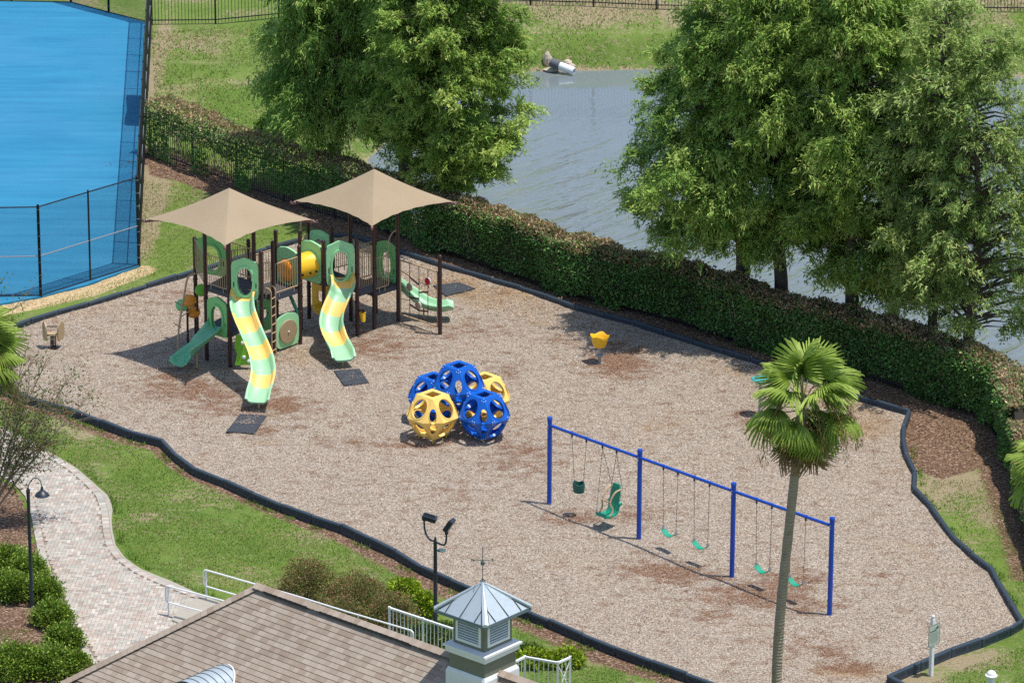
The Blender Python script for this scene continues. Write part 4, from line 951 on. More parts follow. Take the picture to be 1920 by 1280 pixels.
hl = [(p.x, p.y) for p in HEDGE]
fl = [(x+.16, y+.19) for x, y in hl]
def vis_score(p, z):
    q = to_px(np.c_[p, z+.6]); return np.where((q[:, 0] > 0) & (q[:, 0] < 1920) & (q[:, 1] > 0) & (q[:, 1] < 1280), 3000-q[:, 0], -q[:, 0])
picket_fence('boundary_fence', 'black metal picket fence half swallowed by the long hedge', fl, 1.45, 300, vis_score, rails=(.06, .86, .98))
ff = [(p.x, p.y) for p in [GZ(*q) for q in [(285, 47), (495, 38), (760, 12), (960, 10), (1155, 15), (1245, 19), (1500, 21), (1920, 24), (2300, 26)]]]
picket_fence('far_fence', 'black metal picket fence along the grass bank beyond the pond', ff, 1.5, 280, vis_score, step=.125)
# chain link round the court
def chain_fence(name, label, line, h=2.97, midr=True):
    t = thing(name, label, 'fence', (line[0][0], line[0][1], 0)); gal = 'galv'
    Vv = []; Ff = []
    for (a, b) in zip(line[:-1], line[1:]):
        a, b = np.array(a), np.array(b); L = np.linalg.norm(b-a); u = (b-a)/L; n = max(1, int(round(L/2.2)))
        up3 = np.array([0, 0, 1.0]); u3 = np.array([u[0], u[1], 0]); n3 = np.array([-u[1], u[0], 0])
        for s in (1, -1):
            k0 = np.arange(-h if s > 0 else 0, L if s > 0 else L+h, .075)
            for k_ in k0:
                # diagonal x = k + s*z
                z0, z1 = 0.03, h
                if s > 0: z0, z1 = max(z0, -k_), min(z1, L-k_)
                else: z0, z1 = max(z0, k_-L), min(z1, k_)
                if z1-z0 < .05: continue
                p = np.array([a[0], a[1], 0])+u3*(k_+s*z0)+up3*z0; q = np.array([a[0], a[1], 0])+u3*(k_+s*z1)+up3*z1
                d = (q-p)/np.linalg.norm(q-p); sd = np.cross(d, n3); wr = .0034; bse = len(Vv)
                for e in (p, q):
                    for aa in (0, 2.094, 4.189): Vv.append(e+(sd*math.cos(aa)+n3*math.sin(aa))*wr)
                Ff += [(bse, bse+1, bse+4, bse+3), (bse+1, bse+2, bse+5, bse+4), (bse+2, bse, bse+3, bse+5)]
        for i in range(n+1):
            p = a+u*L*i/n; r_ = .045 if i in (0, n) else .03
            po = MB().lathe((p[0], p[1], 0), [(r_, -.1), (r_, h), (r_*1.15, h+.01), (r_*.5, h+.06)], 8).build('post', 'black_metal', t, smooth=True)
            if i in (0, n):
                for z in np.linspace(.3, h-.1, 7): MB().lathe((p[0], p[1], z), [(r_*1.12, -.012), (r_*1.12, .012)], 8).build('band', 'galv', po)
        for z, mt in ((h-.02, 'black_metal'), (1.35, gal), (.06, 'black_metal')):
            if z < 1.5 and z > 1 and not midr: continue
            MB().tube([(a[0], a[1], z), (b[0], b[1], z)], .021, 6).build('rail', mt, t, smooth=True)
    tag(fmesh('chain_link_mesh', np.array(Vv), np.array(Ff), 'black_metal', t), kind='stuff'); return t
cl = [(p.x, p.y) for p in V2([(261, 499), (76.4, 557), (-180, 562)])]
chain_fence('court_fence', 'black chain-link fence along the near end of the blue court', cl)
cr = [(p.x, p.y) for p in V2([(260, 500), (284, 47)])]; cr[0] = (cr[0][0], cr[0][1]+.06)
chain_fence('court_fence', 'tall chain-link fence along the right side of the blue court', cr)
ct = [(p.x, p.y) for p in V2([(284, 46), (204, 26), (133, 7), (-200, 1)])]; ct[0] = (ct[0][0]-.06, ct[0][1]+.06)
chain_fence('court_fence', 'chain-link fence across the far end of the blue court', ct, midr=False)
def on_side(py): 
    a, b = np.array(cr[0]), np.array(cr[1]); f = (G(260, py).y-a[1])/(b[1]-a[1]); return a+(b-a)*f
a, b = on_side(240), on_side(182)
m = MB(); V = []
for i in range(13):
    f = i/12; p = a+(b-a)*f; 
    for j, z in enumerate((.25, 1.2, 2.45)): V.append((p[0]-.05-.03*math.sin(f*9)-(.12*math.sin(math.pi*f) if j == 1 else 0), p[1], z))
m.add(V, [(i*3+j, i*3+j+1, i*3+4+j, i*3+3+j) for i in range(12) for j in range(2)])
ws = m.build('windscreen', 'windscreen', None, loc=(a[0], a[1], 0), smooth=True); tag(ws, 'green cloth windscreen tied to the right side of the court fence', 'windscreen')
sm = ws.modifiers.new('thick', 'SOLIDIFY'); sm.thickness = .012

# ------------------------------------------------------------------ hedge
hp = resample(hl, .1); n = len(hp); tn = np.gradient(hp, axis=0); tn /= np.linalg.norm(tn, axis=1, keepdims=True); nb = np.stack([-tn[:, 1], tn[:, 0]], -1)
nb[nb[:, 0]*.6+nb[:, 1] < 0] *= 1     # points away from the play area
if (nb[100]*np.array([.7, .7])).sum() < 0: nb = -nb
S = np.arange(n)*.1; Ltot = S[-1]
hh = 1.88+.05*np.sin(S*.8)+.05*np.sin(S*2.1+1)+.04*np.sin(S*5.3); hw = 1.15+.1*np.sin(S*1.3)
hh = np.where(S > Ltot-13.5, 1.55+.1*np.sin(S*2), hh)
hedge = thing('hedge', 'long clipped green hedge with browned top between playground and pond', 'hedge', (hl[0][0], hl[0][1], 0))
def hedge_pts(cnt, face):
    i = rng.integers(0, n-1, cnt); fr = rng.random(cnt)[:, None]; base = hp[i]*(1-fr)+hp[i+1]*fr; H_ = hh[i]; Wd = hw[i]
    H_ = H_*(1-.05*rng.random(cnt)); u = rng.random(cnt)
    if face == 'front': off = .12-.12*rng.random(cnt)+.22*np.maximum(0, u-.8)/.2*.6; z = u*H_
    elif face == 'top': off = .08+u*Wd; z = H_-.05*rng.random(cnt)-.2*(2*u-1)**4+.1*(vnoise(base[:, 0]+off, base[:, 1], 2.2, 31)-.5)*2
    else: off = Wd-.1*rng.random(cnt); z = u*H_
    bulge = .16*(vnoise(S[i], z*1.2, 1.1, 33)-.5)*2
    if face == 'front': off = off-bulge
    p = base+nb[i]*off[:, None]; return np.c_[p, z+ground_z(p[:, 0], p[:, 1])*.5], i, u, off
parts = []
for face, cnt in (('front', 92000), ('top', 44000), ('back', 14000)):
    p, i, u, off = hedge_pts(cnt, face); s = S[i]; keep = np.ones(cnt, bool)
    gap = vnoise(s, p[:, 2], 1.3, 40)
    thin = np.clip((13-s)/9, 0, 1)*.8
    if face != 'top':
        keep &= ~((u < .55*thin+.1) & (gap < .2+.55*thin)) & ~((u < .13) & (gap < .5)); keep &= rng.random(cnt) > .3*thin
    else: keep &= rng.random(cnt) > .25*thin
    p, i, u, s = p[keep], i[keep], u[keep], s[keep]; m_ = len(p)
    inward = -nb[i] if face != 'back' else nb[i]
    D = np.c_[inward*.5, np.full(m_, .25)]+rng.normal(0, .55, (m_, 3))
    if face == 'top': D[:, 2] += .5
    g0, g1 = lin(78, 120, 68), lin(132, 174, 92); rr = rng.random((m_, 1)); col = g0*(1-rr)+g1*rr
    vn_ = vnoise(s, p[:, 2], .9, 44)[:, None]; col = col*(.75+.5*vn_)
    dead = vnoise(s, u*2+5, .8, 46)
    if face == 'top': db_ = rng.random(m_) < np.clip(.55+.5*dead+.1, 0, .93)
    else: db_ = rng.random(m_) < np.clip((u-.82)*4, 0, .6)*dead*1.6+.02+.12*thin[keep]*0+.25*np.clip((12-s)/12, 0, 1)*(u > .5)+np.where(s > Ltot-12, .3, 0)
    r2 = rng.random((m_, 1)); brn = lin(136, 114, 88)*(1-r2)+lin(208, 182, 146)*r2; col = np.where(db_[:, None], brn, col)
    parts.append((p, D, col))
C = np.concatenate([q[0] for q in parts]); D = np.concatenate([q[1] for q in parts]); cc = np.concatenate([q[2] for q in parts])
V, F, col = leaves(C, D, rng.uniform(.06, .125, len(C)), rng.uniform(.045, .085, len(C)), cc, .3, 1.2)
tag(fmesh('foliage', V, F, 'leaf_thick', hedge, col=col), kind='stuff')
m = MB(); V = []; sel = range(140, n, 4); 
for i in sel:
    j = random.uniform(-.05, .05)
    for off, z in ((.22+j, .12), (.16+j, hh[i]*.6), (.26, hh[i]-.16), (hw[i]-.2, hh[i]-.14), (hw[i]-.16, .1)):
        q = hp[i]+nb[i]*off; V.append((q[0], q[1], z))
k_ = len(list(sel)); m.add(V, [(i*5+j, i*5+(j+1) % 5, i*5+5+(j+1) % 5, i*5+5+j) for i in range(k_-1) for j in range(5)]); m.build('light_block_core', 'hedge_light_block', hedge)  # solid twig-dark core added behind the leaves to block light
m = MB()
for _ in range(420):
    i = random.randrange(5, n-5); q = hp[i]+nb[i]*random.uniform(.25, .7); b0 = Vector((q[0], q[1], -.05)); e = b0+Vector((random.uniform(-.5, .5), random.uniform(-.4, .4), random.uniform(.9, 1.75)))
    m.tube([b0, (b0+e)/2+Vector((random.uniform(-.1, .1), random.uniform(-.1, .1), 0)), e], [.016, .011, .004], 4, False)
tag(m.build('stems', 'twig', hedge), kind='stuff')

# ------------------------------------------------------------------ cypress trees by the pond
def cypress(label, px, py, H, prof, ncl, nleaf, lean=(0, 0), tone=0, cl_r=.62, droop=.55, trunk_r=.2, sparse=0, seed=1, sway=(0, 0)):
    r = np.random.default_rng(seed); g = G(px, py); bz = float(ground_z(np.array([g.x]), np.array([g.y]))[0]); base = Vector((g.x, g.y, bz-.05))
    t = thing('cypress_tree', label, 'tree', base, 'feathery trees on the pond bank')
    ax = lambda z: np.array([base.x+lean[0]*(z/H)**1.2+.12*math.sin(z*.8+seed), base.y+lean[1]*(z/H)**1.2+.1*math.cos(z*.7+seed), base.z+z])
    zs = [-.1, .15, .5, 1.2, 2.4, 4, 6, 8, H*.82, H*.97]; m = MB()
    m.tube([tuple(ax(z)) for z in zs], [trunk_r*1.7, trunk_r*1.25, trunk_r*1.05, trunk_r*.95, trunk_r*.85, trunk_r*.7, trunk_r*.52, trunk_r*.36, .05, .015], 10)
    m.build('trunk', 'bark', t, smooth=True)
    zc = np.array([p[0] for p in prof]); rc = np.array([p[1] for p in prof])
    cs = []; lm = MB()
    for i in range(ncl):
        while True:
            z = r.uniform(zc[0], zc[-1]); R_ = np.interp(z, zc, rc)
            if r.random() < R_/rc.max()+.15: break
        a = r.uniform(0, 2*math.pi); fr = math.sqrt(r.uniform(.2, 1.0)); irregular = 1+.15*math.sin(a*3+seed*1.7+z*.9)+.1*r.normal()
        c = ax(z)+np.array([math.cos(a)*(1+.0), math.sin(a), 0])*R_*fr*irregular
        c[0] += sway[0]*fr
        cs.append((c, fr, a, R_*fr*irregular))
        if i % 2 == 0 or sparse:
            z0 = max(.9, z-.25*R_*fr*random.uniform(.3, 1.3)); s0 = Vector(ax(z0)); e = Vector(c); mid_ = (s0+e)/2+Vector((0, 0, .12*R_*fr))
            rad = .018+.012*R_*fr; lm.tube([s0, mid_, e], [rad*1.5, rad, .006], 5, False)
    tag(lm.build('limbs', 'bark', t, smooth=True), kind='stuff')
    per = nleaf//ncl; C = []; D = []; K = []
    g_in, g_mid, g_out = [lin(*c_) for c_ in ([(90, 124, 60), (146, 180, 88), (202, 220, 122)] if tone == 0 else [(96, 128, 60), (156, 186, 90), (208, 224, 126)] if tone == 1 else [(106, 128, 70), (158, 180, 102), (204, 220, 138)])]
    for c, fr, a, rad in cs:
        k_ = int(per*r.uniform(.6, 1.4)); outw = np.array([math.cos(a), math.sin(a), 0])
        sz = cl_r*r.uniform(.65, 1.25); sub = max(3, int(k_/26)); 
        # each cluster is several sprays that arch outwards and hang
        tone_c = r.uniform(.0, 1)
        for q in range(sub):
            n_ = max(6, k_//sub); st = c+r.normal(0, sz*.36, 3)*np.array([1, 1, .7]); dr = outw*r.uniform(.2, 1)+r.normal(0, .55, 3); dr[2] = r.uniform(-.1, .45)-droop*.4; dr /= np.linalg.norm(dr)
            u = r.random(n_)[:, None]; ln = sz*r.uniform(.55, 1.0)
            p = st+dr*u*ln+np.array([0, 0, -1])*(u**2)*droop*ln*.8+r.normal(0, .055*sz/.6, (n_, 3))
            C.append(p); D.append(dr+np.array([0, 0, -1])*u*droop+r.normal(0, .65, (n_, 3)))
            rr = np.clip(tone_c*.6+.4*r.random((n_, 1)), 0, 1)
            K.append(g_in*np.clip(1-2*rr, 0, 1)+g_mid*(1-np.abs(2*rr-1))+g_out*np.clip(2*rr-1, 0, 1))
    C = np.concatenate(C); D = np.concatenate(D); K = np.concatenate(K)
    V, F, col = sprigs(C, D, r.uniform(.1, .2, len(C)), r.uniform(.036, .066, len(C)), K, .22, 1.3, r)
    tag(fmesh('crown', V, F, 'leaf', t, col=col), kind='stuff')
    return t
cypress('dense dark green tree at the left of the pond, crown over the grass', 634, 372, 11.5, [(2.5, 1.1), (3.2, 1.8), (4.0, 2.1), (5.8, 1.85), (8, 1.35), (11.5, .25)], 218, 148200, seed=3, droop=.9, trunk_r=.24, sway=(-.25, 0))
cypress('dense tree in the middle of the left-hand clump of three', 763, 412, 12.5, [(2.6, .7), (3.4, 1.2), (4.6, 1.45), (6.8, 1.5), (9, 1.3), (12.5, .3)], 172, 119700, seed=4, droop=.6, trunk_r=.22)
cypress('full bright green tree leaning over the water, right of the left clump', 843, 440, 12, [(2.2, .8), (2.9, 1.6), (3.8, 2.05), (5.8, 2.15), (8, 1.8), (10, 1.4), (12, .4)], 252, 176700, seed=5, droop=.25, cl_r=.55, trunk_r=.2, tone=1, sway=(.1, 0))
cypress('broad tree with a low branch sweeping out over the pond', 1384, 606, 13, [(3.1, .9), (3.6, 2.3), (4.3, 2.9), (5.4, 2.8), (7, 2.2), (9, 1.7), (13, .3)], 241, 159600, seed=6, droop=.55, trunk_r=.26, sway=(-.55, 0))
cypress('tall tree second from the left in the right-hand row', 1458, 628, 13.5, [(3.5, .8), (4.1, 1.9), (5, 2.3), (7, 2.2), (9.5, 1.7), (13.5, .3)], 195, 131100, seed=7, droop=.7, trunk_r=.24, tone=1)
cypress('tall tree in the middle of the right-hand row', 1598, 658, 14, [(3.3, .8), (4.0, 1.9), (5, 2.3), (7, 2.2), (10, 1.6), (14, .3)], 195, 131100, seed=8, droop=.6, trunk_r=.25, tone=1)
cypress('thin see-through tree with a bare leader, second from the right edge', 1752, 706, 12.5, [(2.9, .8), (3.6, 1.6), (5, 2.0), (7.5, 1.8), (10, 1.4), (12.5, .3)], 172, 45942, seed=9, droop=.5, trunk_r=.17, tone=2, sparse=1, cl_r=.6)
cypress('pale airy tree forking low at the right edge', 1818, 728, 11.5, [(2.6, .9), (3.2, 2.0), (4.8, 2.3), (7, 1.9), (9.5, 1.3), (11.5, .3)], 172, 45942, seed=10, droop=.5, trunk_r=.2, tone=2, sparse=1, cl_r=.6, sway=(.5, 0))
cypress('tall tree half hidden behind the middle of the right-hand row', 1668, 640, 13.5, [(3.2, .8), (4, 1.7), (6, 2.0), (8.5, 1.7), (13.5, .3)], 138, 79800, seed=12, droop=.6, trunk_r=.2, tone=1)

# ------------------------------------------------------------------ fan palms
def fan_leaf(seed, dead=False):
    r = random.Random(seed); V = []; F = []; cols = []
    pl, Rd, ns = .75, .82, 34
    for k_ in range(ns):
        a = R(-118+236*k_/(ns-1)); da = R(236/(ns-1))*.52; rd = Rd*(1-.28*abs(a/R(118))**2)*r.uniform(.9, 1.05)
        b = len(V); lift = .03*(-1)**k_
        for q, rr in enumerate((.0, .35, .62, .85, 1.0)):
            x = rd*rr; wd = math.tan(da)*min(x, rd*.6)*(1 if rr < .7 else (.62 if rr < .9 else .06))
            dr = -.34*rr**2.2*(1+.25*abs(a))-(.12*rr**4*r.random()) - (.5*rr if dead else 0)
            cx, cy = math.cos(a)*x, math.sin(a)*x; sx, sy = -math.sin(a)*wd, math.cos(a)*wd
            V += [(pl+cx*.9+sx, cy+sy, dr-.02), (pl+cx*.9, cy, dr+.03*rr+.012), (pl+cx*.9-sx, cy-sy, dr-.02)]
            sh = r.uniform(.85, 1.12)
            c = (lin(104, 130, 48)*(1-rr)+lin(172, 194, 92)*rr)*sh if not dead else (lin(150, 124, 88)*sh)
            cols += [c]*3
        for q in range(4):
            i0 = b+q*3; F += [(i0, i0+1, i0+4, i0+3), (i0+1, i0+2, i0+5, i0+4)]
    pet = MB().tube([(0, 0, 0), (.4, 0, .03), (pl+.1, 0, 0)], [.022, .014, .01], 5, False)
    me = bpy.data.meshes.new('frond'); nv = len(V); me.from_pydata(V+pet.v, [], F+[tuple(i+nv for i in f) for f in pet.f])
    cols += [lin(172, 176, 104) if not dead else lin(150, 124, 92)]*len(pet.v)
    arr = np.ones((len(cols), 4), np.float32); arr[:, :3] = np.array(cols)
    me.attributes.new('col', 'FLOAT_COLOR', 'POINT').data.foreach_set('color', arr.ravel()); me.materials.append(MAT['palm_leaf']); me.update(); return me
FANS = [fan_leaf(s) for s in range(5)]; DEADF = [fan_leaf(20+s, True) for s in range(2)]
def palm(label, base, top, r0, r1, seed, scale=1.0, nf=34, bend=(0, 0), dead=9):
    r = random.Random(seed); base = Vector(base); top = Vector(top)
    t = thing('fan_palm', label, 'palm', base)
    pts = spline([base-Z1*.1, base+(top-base)*.35+Vector((bend[0], bend[1], 0)), base+(top-base)*.7+Vector((bend[0]*.6, bend[1]*.6, 0)), top], 40)
    rad = [(r0*(1-i/39)+r1*i/39)*(1.25 if i < 2 else 1)*(1+.035*math.sin(i*2.3)+.02*r.uniform(-1, 1)) for i in range(40)]
    MB().tube([tuple(p) for p in pts], rad, 14).build('trunk', 'palm_bark', t, smooth=True)
    for k_ in range(nf):
        f = k_/(nf-1); el = 80-f*140+r.uniform(-14, 14); az = k_*137.5+r.uniform(-14, 14); s = scale*r.uniform(.85, 1.1)*(1 if el > -20 else .85)
        o = bpy.data.objects.new('frond', r.choice(FANS)); link(o, t)
        o.matrix_local = Matrix.Translation(top-base+Z1*(.25*math.sin(R(max(el, -10)))-.0)) @ Matrix.Rotation(R(az), 4, 'Z') @ Matrix.Rotation(R(-el), 4, 'Y') @ Matrix.Rotation(R(r.uniform(-25, 25)), 4, 'X') @ Matrix.Scale(s, 4)
    for k_ in range(dead):
        o = bpy.data.objects.new('dead_frond', r.choice(DEADF)); link(o, t)
        o.matrix_local = Matrix.Translation(top-base-Z1*.1) @ Matrix.Rotation(R(k_*360/dead+r.uniform(-20, 20)), 4, 'Z') @ Matrix.Rotation(R(r.uniform(48, 82)), 4, 'Y') @ Matrix.Scale(scale*r.uniform(.6, 1.0), 4)
    for k_ in range(7):
        az = R(r.uniform(-60, 60)) if k_ < 5 else R(r.uniform(0, 360)); d = Vector((math.cos(az), math.sin(az), 0)); L = scale*r.uniform(.9, 1.35)
        pth = spline([top, top+d*.35*L+Z1*.35*L, top+d*.85*L+Z1*.05*L, top+d*1.1*L-Z1*.7*L], 16); m = MB().tube([tuple(p) for p in pth], [.018-.001*i for i in range(16)], 5, False)
        st = m.build('fruit_stalk', 'dead_frond', t, smooth=True)
        rg = np.random.default_rng(seed*10+k_); pc2 = np.array([pth[i] for i in rg.integers(7, 16, 160)])+rg.normal(0, .06, (160, 3)); D = rg.normal(0, .5, (160, 3)); D[:, 2] -= 1
        kc = np.where(rg.random((160, 1)) < .5, lin(128, 104, 66), lin(104, 104, 52)); V, F, cc = leaves(pc2, D, rg.uniform(.08, .22, 160), .02, kc, .3, 0, rg)
        tag(fmesh('fruit_tassel', V, F, 'leaf', st, col=cc), kind='stuff')
    return t
pb_ = G(1452, 1400); ptop = pb_+Vector((.47, .1, 8.75)); palm('tall fan palm with grey trunk rising in front of the swings', pb_, ptop, .13, .105, 3, .97, 25, (-.12, 0), 15)
lb = G(-42, 1005); palm('fan palm cut by the left edge above the bare shrub', lb, lb+Vector((.15, 0, 5.0)), .13, .1, 5, .98, 30, (0, 0), 9)
rb = G(1995, 1400); palm('fan palm cut by the right edge beside the hedge', rb, rb+Vector((-.25, 0, 7.2)), .13, .1, 8, 1.0, 32, (0, 0), 12)

# ------------------------------------------------------------------ sparse shrub tree at the left edge
def twiggy(label, base, tips, seed, nl, leafcol, spread=.45):
    r = np.random.default_rng(seed); rd = random.Random(seed); base = Vector(base)
    t = thing('twiggy_tree', label, 'tree', base); m = MB(); ends = []
    for tip in tips:
        tip = Vector(tip); mid_ = base+(tip-base)*.5+Vector((rd.uniform(-.2, .2), rd.uniform(-.2, .2), .25))
        main = spline([base, mid_, tip], 12); m.tube([tuple(p) for p in main], [.035-.0026*i for i in range(12)], 5, False)
        for k_ in range(26):
            i = rd.randrange(4, 12); s = Vector(main[i]); d = (tip-mid_).normalized()*.6+Vector((rd.gauss(0, .5), rd.gauss(0, .5), rd.gauss(.1, .45))); L = rd.uniform(.3, .85); e = s+d*L
            m.tube([s, s+d*L*.5+Vector((0, 0, .04)), e], [.011, .007, .003], 4, False); ends += [s+d*L*f for f in (.5, .75, 1)]
            for _ in range(2):
                d2 = d+Vector((rd.gauss(0, .6), rd.gauss(0, .6), rd.gauss(0, .5))); e2 = s+d*L*.6+d2*L*.5; m.tube([s+d*L*.6, e2], [.005, .002], 3, False); ends += [e2]
    tag(m.build('branches', 'twig', t), kind='stuff')
    E_ = np.array([tuple(e) for e in ends]); i = r.integers(0, len(E_), nl); wgt = r.random(len(E_))[i] < .6; i = i[wgt]; C = E_[i]+r.normal(0, .09, (len(i), 3))
    V, F, cc = leaves(C, r.normal(0, 1, (len(i), 3))+[0, 0, -.2], r.uniform(.06, .12, len(i)), r.uniform(.028, .055, len(i)), np.where(r.random((len(i), 1)) < .8, lin(*leafcol), lin(140, 92, 50)), .35, .5, r)
    tag(fmesh('leaves', V, F, 'leaf', t, col=cc), kind='stuff'); return t
tb_ = G(-30, 985)
twiggy('bare twiggy shrub with few leaves at the left edge', tb_, [tb_+Vector((v[0], v[1], v[2]+.75)) for v in ((1.0, .5, 3.3), (2.3, .6, 3.2), (2.9, .3, 2.9), (1.5, .1, 2.2), (.6, .6, 4.3), (1.7, .9, 3.6), (2.0, 0, 1.9), (1.2, -.2, 1.7), (.9, .8, 5.2), (.4, .5, 5.7), (1.0, .3, 2.6), (1.8, .3, 2.5), (.9, 0, 2.0), (1.3, .4, 3.0), (.5, .2, 3.4), (1.6, -.1, 1.5))], 5, 8000, (92, 114, 58))

# ------------------------------------------------------------------ shrubs
def shrub(name, label, px, py, rx, ry, rz, nl, c0, c1, seed, group=None, tip=None, lsize=(.05, .1), cat='shrub', ragged=.12):
    r = np.random.default_rng(seed); g = G(px, py); t = thing(name, label, cat, (g.x, g.y, 0), group)
    d = ball_dirs(nl, r); d[:, 2] = np.abs(d[:, 2])*1.0; bump = 1+ragged*np.sin(d[:, 0]*5+seed)*np.cos(d[:, 1]*6+seed*2)+.1*r.normal(size=nl)*ragged*6
    rad = (r.random(nl)**.22)[:, None]*bump[:, None]
    C = np.array([g.x, g.y, .08])+d*rad*np.array([rx, ry, rz]); C[:, 2] = np.maximum(C[:, 2], .03)
    rr = r.random((nl, 1)); col = lin(*c0)*(1-rr)+lin(*c1)*rr
    if tip is not None: f = (r.random(nl) < .33) & (rad[:, 0] > .85); col[f] = lin(*tip)*(.7+.6*r.random((f.sum(), 1)))
    V, F, cc = leaves(C, d+r.normal(0, .6, (nl, 3)), r.uniform(*lsize, nl), r.uniform(lsize[0]*.55, lsize[1]*.55, nl), col, .28, .6, r)
    tag(fmesh('foliage', V, F, 'leaf_thick', t, col=cc), kind='stuff')
    m = MB(); rd = random.Random(seed)
    for _ in range(26):
        a = rd.uniform(0, 6.28); e = Vector((g.x+math.cos(a)*rx*.75*rd.random(), g.y+math.sin(a)*ry*.75*rd.random(), rz*rd.uniform(.6, .95))); m.tube([(g.x, g.y, -.05), (Vector((g.x, g.y, 0))+e)/2+Vector((0, 0, .1)), e], [.02, .012, .005], 4, False)
    tag(m.build('stems', 'twig', t), kind='stuff'); return t
RB = ((98, 108, 54), (148, 146, 88)); gr = 'clipped reddish shrubs beside the ramp'
shrub('rounded_shrub', 'clipped red-brown shrub, the leftmost of the mound by the ramp', 578, 1118, .78, .75, .95, 9000, *RB, 1, gr, (154, 106, 84), (.035, .07))
shrub('rounded_shrub', 'large clipped red-brown shrub in the middle of the mound by the ramp', 668, 1150, .95, .85, 1.0, 12000, *RB, 2, gr, (154, 106, 84), (.035, .07))
shrub('rounded_shrub', 'clipped red-brown shrub, rightmost of the mound near the flood lamp pole', 735, 1178, .7, .7, .85, 8000, *RB, 3, gr, (154, 106, 84), (.035, .07))
shrub('rounded_shrub', 'clipped red-brown shrub close behind the roof ridge', 640, 1180, .7, .6, .8, 6000, *RB, 4, gr, (154, 106, 84), (.035, .07))
LG = ((84, 116, 28), (176, 196, 48)); gl = 'lime green shrubs in the bed by the railing'
shrub('lime_shrub', 'small lime green shrub behind the red-brown mound', 758, 1112, .42, .4, .3, 900, *LG, 11, gl, None, (.07, .14))
shrub('lime_shrub', 'taller lime green shrub just left of the flood lamp pole', 795, 1152, .36, .35, .55, 1100, *LG, 12, gl, None, (.07, .14))
shrub('lime_shrub', 'low lime green shrub left of the crossed railing end', 1005, 1246, .6, .4, .32, 1400, *LG, 13, gl, None, (.06, .12))
shrub('lime_shrub', 'low lime green shrub behind the crossed railing end', 1062, 1245, .5, .4, .34, 1200, *LG, 14, gl, None, (.06, .12))
shrub('ground_shrub', 'dark green ground shrub between railing and lawn right of the cupola', 985, 1232, .5, .5, .22, 1600, (50, 78, 26), (100, 124, 44), 15, None, None, (.05, .09))
shrub('ground_shrub', 'dark green ground shrub behind the white railing by the lamp pole', 815, 1200, .9, .6, .35, 3500, (48, 76, 28), (92, 118, 44), 16, None, None, (.05, .09))
GG = ((52, 84, 26), (132, 160, 56)); gg = 'leafy green shrubs left of the walkway'
for i, (px, py, rx, rz, lb_) in enumerate(((14, 1072, .62, .6, 'leafy green shrub at the left edge below the bark bed'), (52, 1085, .55, .55, 'leafy green shrub just behind the gooseneck lamp post'), (20, 1118, .6, .55, 'leafy green shrub at the left edge beside the lamp post'), (82, 1122, .5, .5, 'leafy green shrub between the lamp post and the walkway'), (98, 1168, .5, .5, 'leafy green shrub beside the walkway below the lamp post'), (120, 1212, .48, .5, 'leafy green shrub beside the walkway above the bottom hedge'), (30, 1262, .75, .65, 'large leafy green shrub in the bottom left corner'), (92, 1262, .65, .6, 'large leafy green shrub at the bottom edge left of the roof'), (142, 1258, .38, .42, 'small leafy green shrub touching the walkway near the roof'))):
    shrub('leafy_shrub', lb_, px, py, rx, rx*.95, rz, int(5200*rx/.5), *GG, 30+i, gg, (150, 176, 70), (.05, .095), ragged=.2)
shrub('clipped_shrub', 'low clipped olive shrub tucked against the roof edge', 190, 1278, .55, .5, .35, 4200, (78, 86, 34), (120, 126, 58), 45, None, None, (.04, .07))
shrub('bank_shrub', 'bright green shrub under the left-hand dark tree', 520, 258, .75, .7, .9, 3500, (44, 78, 24), (104, 140, 44), 46, None, None, (.07, .13))
# ------------------------------------------------------------------ pavilion: hip roof with cupola
RZ, TAN = 5.0, .72
pk = G(482, 1098, RZ); rv = (G(940, 1261.5, RZ)-pk); rv.z = 0; rv.normalize(); dv = Vector((rv.y, -rv.x, 0))
if dv.y > 0: dv = -dv
RUN, RL = 3.3, 9.5
bl = thing('pavilion', 'pavilion with tan shingled hip roof and louvred cupola', 'building', (pk.x, pk.y, 0))
def rp_(s, t_, back=False):   # along ridge s, out from ridge t
    return pk+rv*s+(dv if not back else -dv)*t_-Z1*t_*TAN
m = MB(); a, b = rp_(0, 0), rp_(RL, 0); ez = RZ-RUN*TAN
A, B, C_, D_ = rp_(-RUN, RUN), rp_(RL+RUN, RUN), rp_(RL+RUN, RUN, True), rp_(-RUN, RUN, True)
low = [Vector((p.x, p.y, p.z-.14)) for p in (A, B, C_, D_)]
off = Vector((0, 0, -.03)); V = [a+off, b+off, A+off, B+off, C_+off, D_+off]+low
m.add(V, [(0, 2, 3, 1), (1, 4, 5, 0), (0, 5, 2), (1, 3, 4), (2, 6, 7, 3), (3, 7, 8, 4), (4, 8, 9, 5), (5, 9, 6, 2), (6, 9, 8, 7)])
rf = m.build('roof', 'shingle_field', bl)
n_ = len(rf.data.vertices); ca_ = np.ones((n_, 4), np.float32); ca_[:, :3] = lin(132, 110, 96); rf.data.attributes.new('col', 'FLOAT_COLOR', 'POINT').data.foreach_set('color', ca_.ravel())
wl = [p*1 for p in low]; ctr = sum(wl, Vector())/4; wp_ = [(ctr.x+(p.x-ctr.x)*.88, ctr.y+(p.y-ctr.y)*.84) for p in wl]
MB().prism(wp_, 0, ez-.16).build('wall', 'olive_wall', bl)
